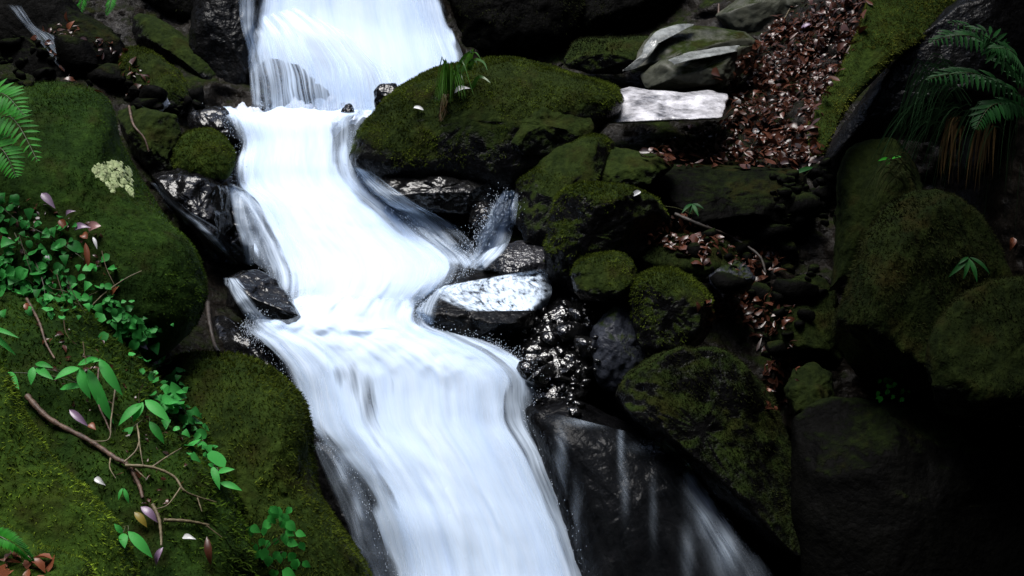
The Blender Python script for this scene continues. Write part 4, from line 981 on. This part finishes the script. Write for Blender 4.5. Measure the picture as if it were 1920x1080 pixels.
dead('orange leaf near the pale wet stone on the right', 1436, 736, 1446, 730, .024, 'orange', 'round')
dead('dried leaf hanging at the right edge below the grass', 1900, 445, 1894, 470, .03, 'orange', 'ovate')

def inside(x, y, poly):
    c = False; j = len(poly) - 1
    for i in range(len(poly)):
        if (poly[i][1] > y) != (poly[j][1] > y) and x < (poly[j][0] - poly[i][0]) * (y - poly[i][1]) / (poly[j][1] - poly[i][1]) + poly[i][0]: c = not c
        j = i
    return c
def litter(label, polys, n, mat='brown', size=0.05, pile=0.05, name='leaf_litter'):
    m = MB()
    for poly in polys:
        xs = [p[0] for p in poly]; ys = [p[1] for p in poly]
        k = 0
        while k < n:
            x, y = rnd.uniform(min(xs), max(xs)), rnd.uniform(min(ys), max(ys))
            if not inside(x, y, poly): continue
            k += 1
            if fbm(np.array([x / 34.0, y / 26.0, 0.5]), 2, 77) < rnd.uniform(-0.5, 0.12): continue
            x += rnd.gauss(0, 5); y += rnd.gauss(0, 5)
            l, nn = hit(x, y)
            nn = (nn * 0.8 + UP * 0.4 + Vector((rnd.gauss(0, .55), rnd.gauss(0, .55), rnd.gauss(0, .4)))).normalized()
            t = Matrix.Rotation(rnd.uniform(0, 6.28), 3, nn) @ nn.orthogonal().normalized()
            c = l + (UP * 0.6 + BACK * 0.4) * rnd.uniform(0, pile)
            sz = size * min(1.5, math.exp(rnd.gauss(-0.15, 0.38)))
            m.leaf(c - t * sz / 2, c + t * sz / 2, nn, sz * rnd.uniform(0.16, 0.7), rnd.choice(['lance', 'ovate', 'ovate']), rnd.uniform(-.2, .6), rnd.uniform(-.1, .25), 4)
    o = m.build(name, mat)
    props(o, label, 'leaf litter', kind='stuff')
litter('heap of wet brown fallen leaves beside the white slab, glinting', [[(1385,118),(1440,66),(1478,30),(1560,0),(1622,0),(1604,75),(1566,145),(1520,236),(1535,310),(1460,315),(1378,312),(1300,312),(1236,306),(1200,296),(1330,246),(1372,230),(1368,172),(1340,165)]], 3400, pile=0.07)
litter('scatter of brown leaves behind the low mossy rock on the right', [[(1180,450),(1270,410),(1350,440),(1440,470),(1500,460),(1440,520),(1340,500),(1250,470)]], 380, pile=0.03)
litter('small pile of reddish brown leaves in the hollow on the right', [[(1310,580),(1350,545),(1430,530),(1480,560),(1480,610),(1420,640),(1380,600),(1330,620)]], 320, pile=0.04)
litter('thread of brown leaves beside the pale wet stone', [[(1440,650),(1490,640),(1500,680),(1470,760),(1430,780),(1430,720)]], 130, pile=0.02)
litter('small brown plant debris caught among the ivy on the left', [[(0,360),(120,400),(200,440),(200,520),(120,560),(40,500),(0,480)], [(60,600),(200,640),(330,760),(380,860),(300,980),(200,900),(120,760)]], 170, size=0.022, pile=0.015)
litter('reddish brown leaves in the bottom left corner', [[(-40,1040),(40,1040),(90,1060),(80,1090),(-40,1100)]], 60, 'orange', 0.04, 0.02)
litter('scattered brown leaves on the dark bank at the upper left', [[(60,60),(140,40),(260,110),(300,200),(220,190),(120,150)]], 170, pile=0.02)

def gravel(label, polys, n, size, mat, name='gravel'):
    t = (1 + 5 ** 0.5) / 2
    import bmesh
    bm = bmesh.new(); bmesh.ops.create_icosphere(bm, subdivisions=2, radius=1.0)
    B = np.array([list(v.co) for v in bm.verts]); T = np.array([[v.index for v in f.verts] for f in bm.faces]); bm.free()
    VV, FF = [], []; off = 0
    for poly in polys:
        xs = [p[0] for p in poly]; ys = [p[1] for p in poly]; k = 0
        while k < n:
            x, y = rnd.uniform(min(xs), max(xs)), rnd.uniform(min(ys), max(ys))
            if not inside(x, y, poly): continue
            k += 1
            l, nn = hit(x, y)
            sz = size * math.exp(rnd.gauss(-0.3, 0.7))
            q = B * (1 + 0.22 * fbm(B * 1.3 + k * 7.7, 2, k)[:, None]) * np.array([rnd.uniform(.7, 1.3), rnd.uniform(.7, 1.3), rnd.uniform(.45, .9)]) * sz
            for _c in range(5):
                dn = RNG.normal(0, 1, 3); dn /= np.linalg.norm(dn); hh = q @ dn; q = q - np.maximum(0, hh - hh.max() * 0.62)[:, None] * dn
            R_ = np.array(Matrix.Rotation(rnd.uniform(0, 6.28), 3, 'Z') @ Matrix.Rotation(rnd.uniform(-.6, .6), 3, 'X'))
            VV.append(q @ R_.T + np.array(l) + np.array(nn) * sz * 0.2); FF.append(T + off); off += len(B)
    o = mesh_np(name, np.concatenate(VV), np.concatenate(FF), M[mat])
    props(o, label, 'gravel', kind='stuff')
gravel('black wet gravel glinting beside the slick rock and below it', [[(960,640),(1000,600),(1040,560),(1100,560),(1130,640),(1115,730),(1075,775),(1010,765),(985,720)]], 130, 0.022, 'gravel')
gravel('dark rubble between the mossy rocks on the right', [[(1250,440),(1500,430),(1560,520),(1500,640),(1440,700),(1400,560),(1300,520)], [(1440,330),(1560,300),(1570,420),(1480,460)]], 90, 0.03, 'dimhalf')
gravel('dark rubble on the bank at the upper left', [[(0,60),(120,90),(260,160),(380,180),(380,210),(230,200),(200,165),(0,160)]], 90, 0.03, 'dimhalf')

# pale lichen patch: a crust on the big left boulder
def lichen(key, outline, label):
    # a crust of many small thin rosettes pressed on the stone
    xs = [p[0] for p in outline]; ys = [p[1] for p in outline]
    ob, _, _, ctr = ROCKS[key]
    V, F = [], []
    k = 0
    while k < 300:
        x, y = rnd.uniform(min(xs), max(xs)), rnd.uniform(min(ys), max(ys))
        if not inside(x, y, outline): continue
        k += 1
        l, nn = hit(x, y)
        t = nn.orthogonal().normalized(); b = nn.cross(t)
        r0 = rnd.uniform(0.005, 0.014); h = rnd.uniform(0.003, 0.005); b0 = len(V); n = 11
        V.append(list(l + nn * h))
        for i in range(n):
            a = 6.2832 * i / n; q = r0 * rnd.uniform(0.7, 1.25)
            V.append(list(l + (t * math.cos(a) + b * math.sin(a)) * q + nn * (h - 0.004)))
        F += [(b0, b0 + 1 + i, b0 + 1 + (i + 1) % n) for i in range(n)]
    o = mesh_np('lichen', np.array(V), np.array(F), M['lichen'], parent=ob, loc=ctr)
    props(o, label)
lichen('L1', [(174,318),(182,306),(190,312),(196,300),(206,306),(212,300),(232,304),(244,316),(248,340),(250,372),(240,360),(232,350),(222,352),(214,362),(206,356),(200,342),(188,338),(178,330)], 'pale green lichen crust')
groups = {'boulder': 'boulders of the ravine', 'rock': 'rocks of the ravine', 'stone': 'stones between the boulders', 'slab': 'flat slabs of the right bank', 'fern': 'ferns on the banks', 'plant': 'leafy sprigs and seedlings', 'ivy': 'ivy on the left bank', 'grass clump': 'grass clumps', 'dry grass': 'dry grass tufts', 'dry fronds': 'dried fronds on the right bank', 'twig': 'dead twigs', 'branch': 'dead branches', 'root': 'exposed roots', 'leaf': 'single fallen leaves'}
for o in SC.objects:
    if o.parent is None and o.get('category') in groups and 'group' not in o.keys() and 'kind' not in o.keys():
        o['group'] = groups[o['category']]
print('verts', sum(len(o.data.vertices) for o in SC.objects if o.type == 'MESH'))
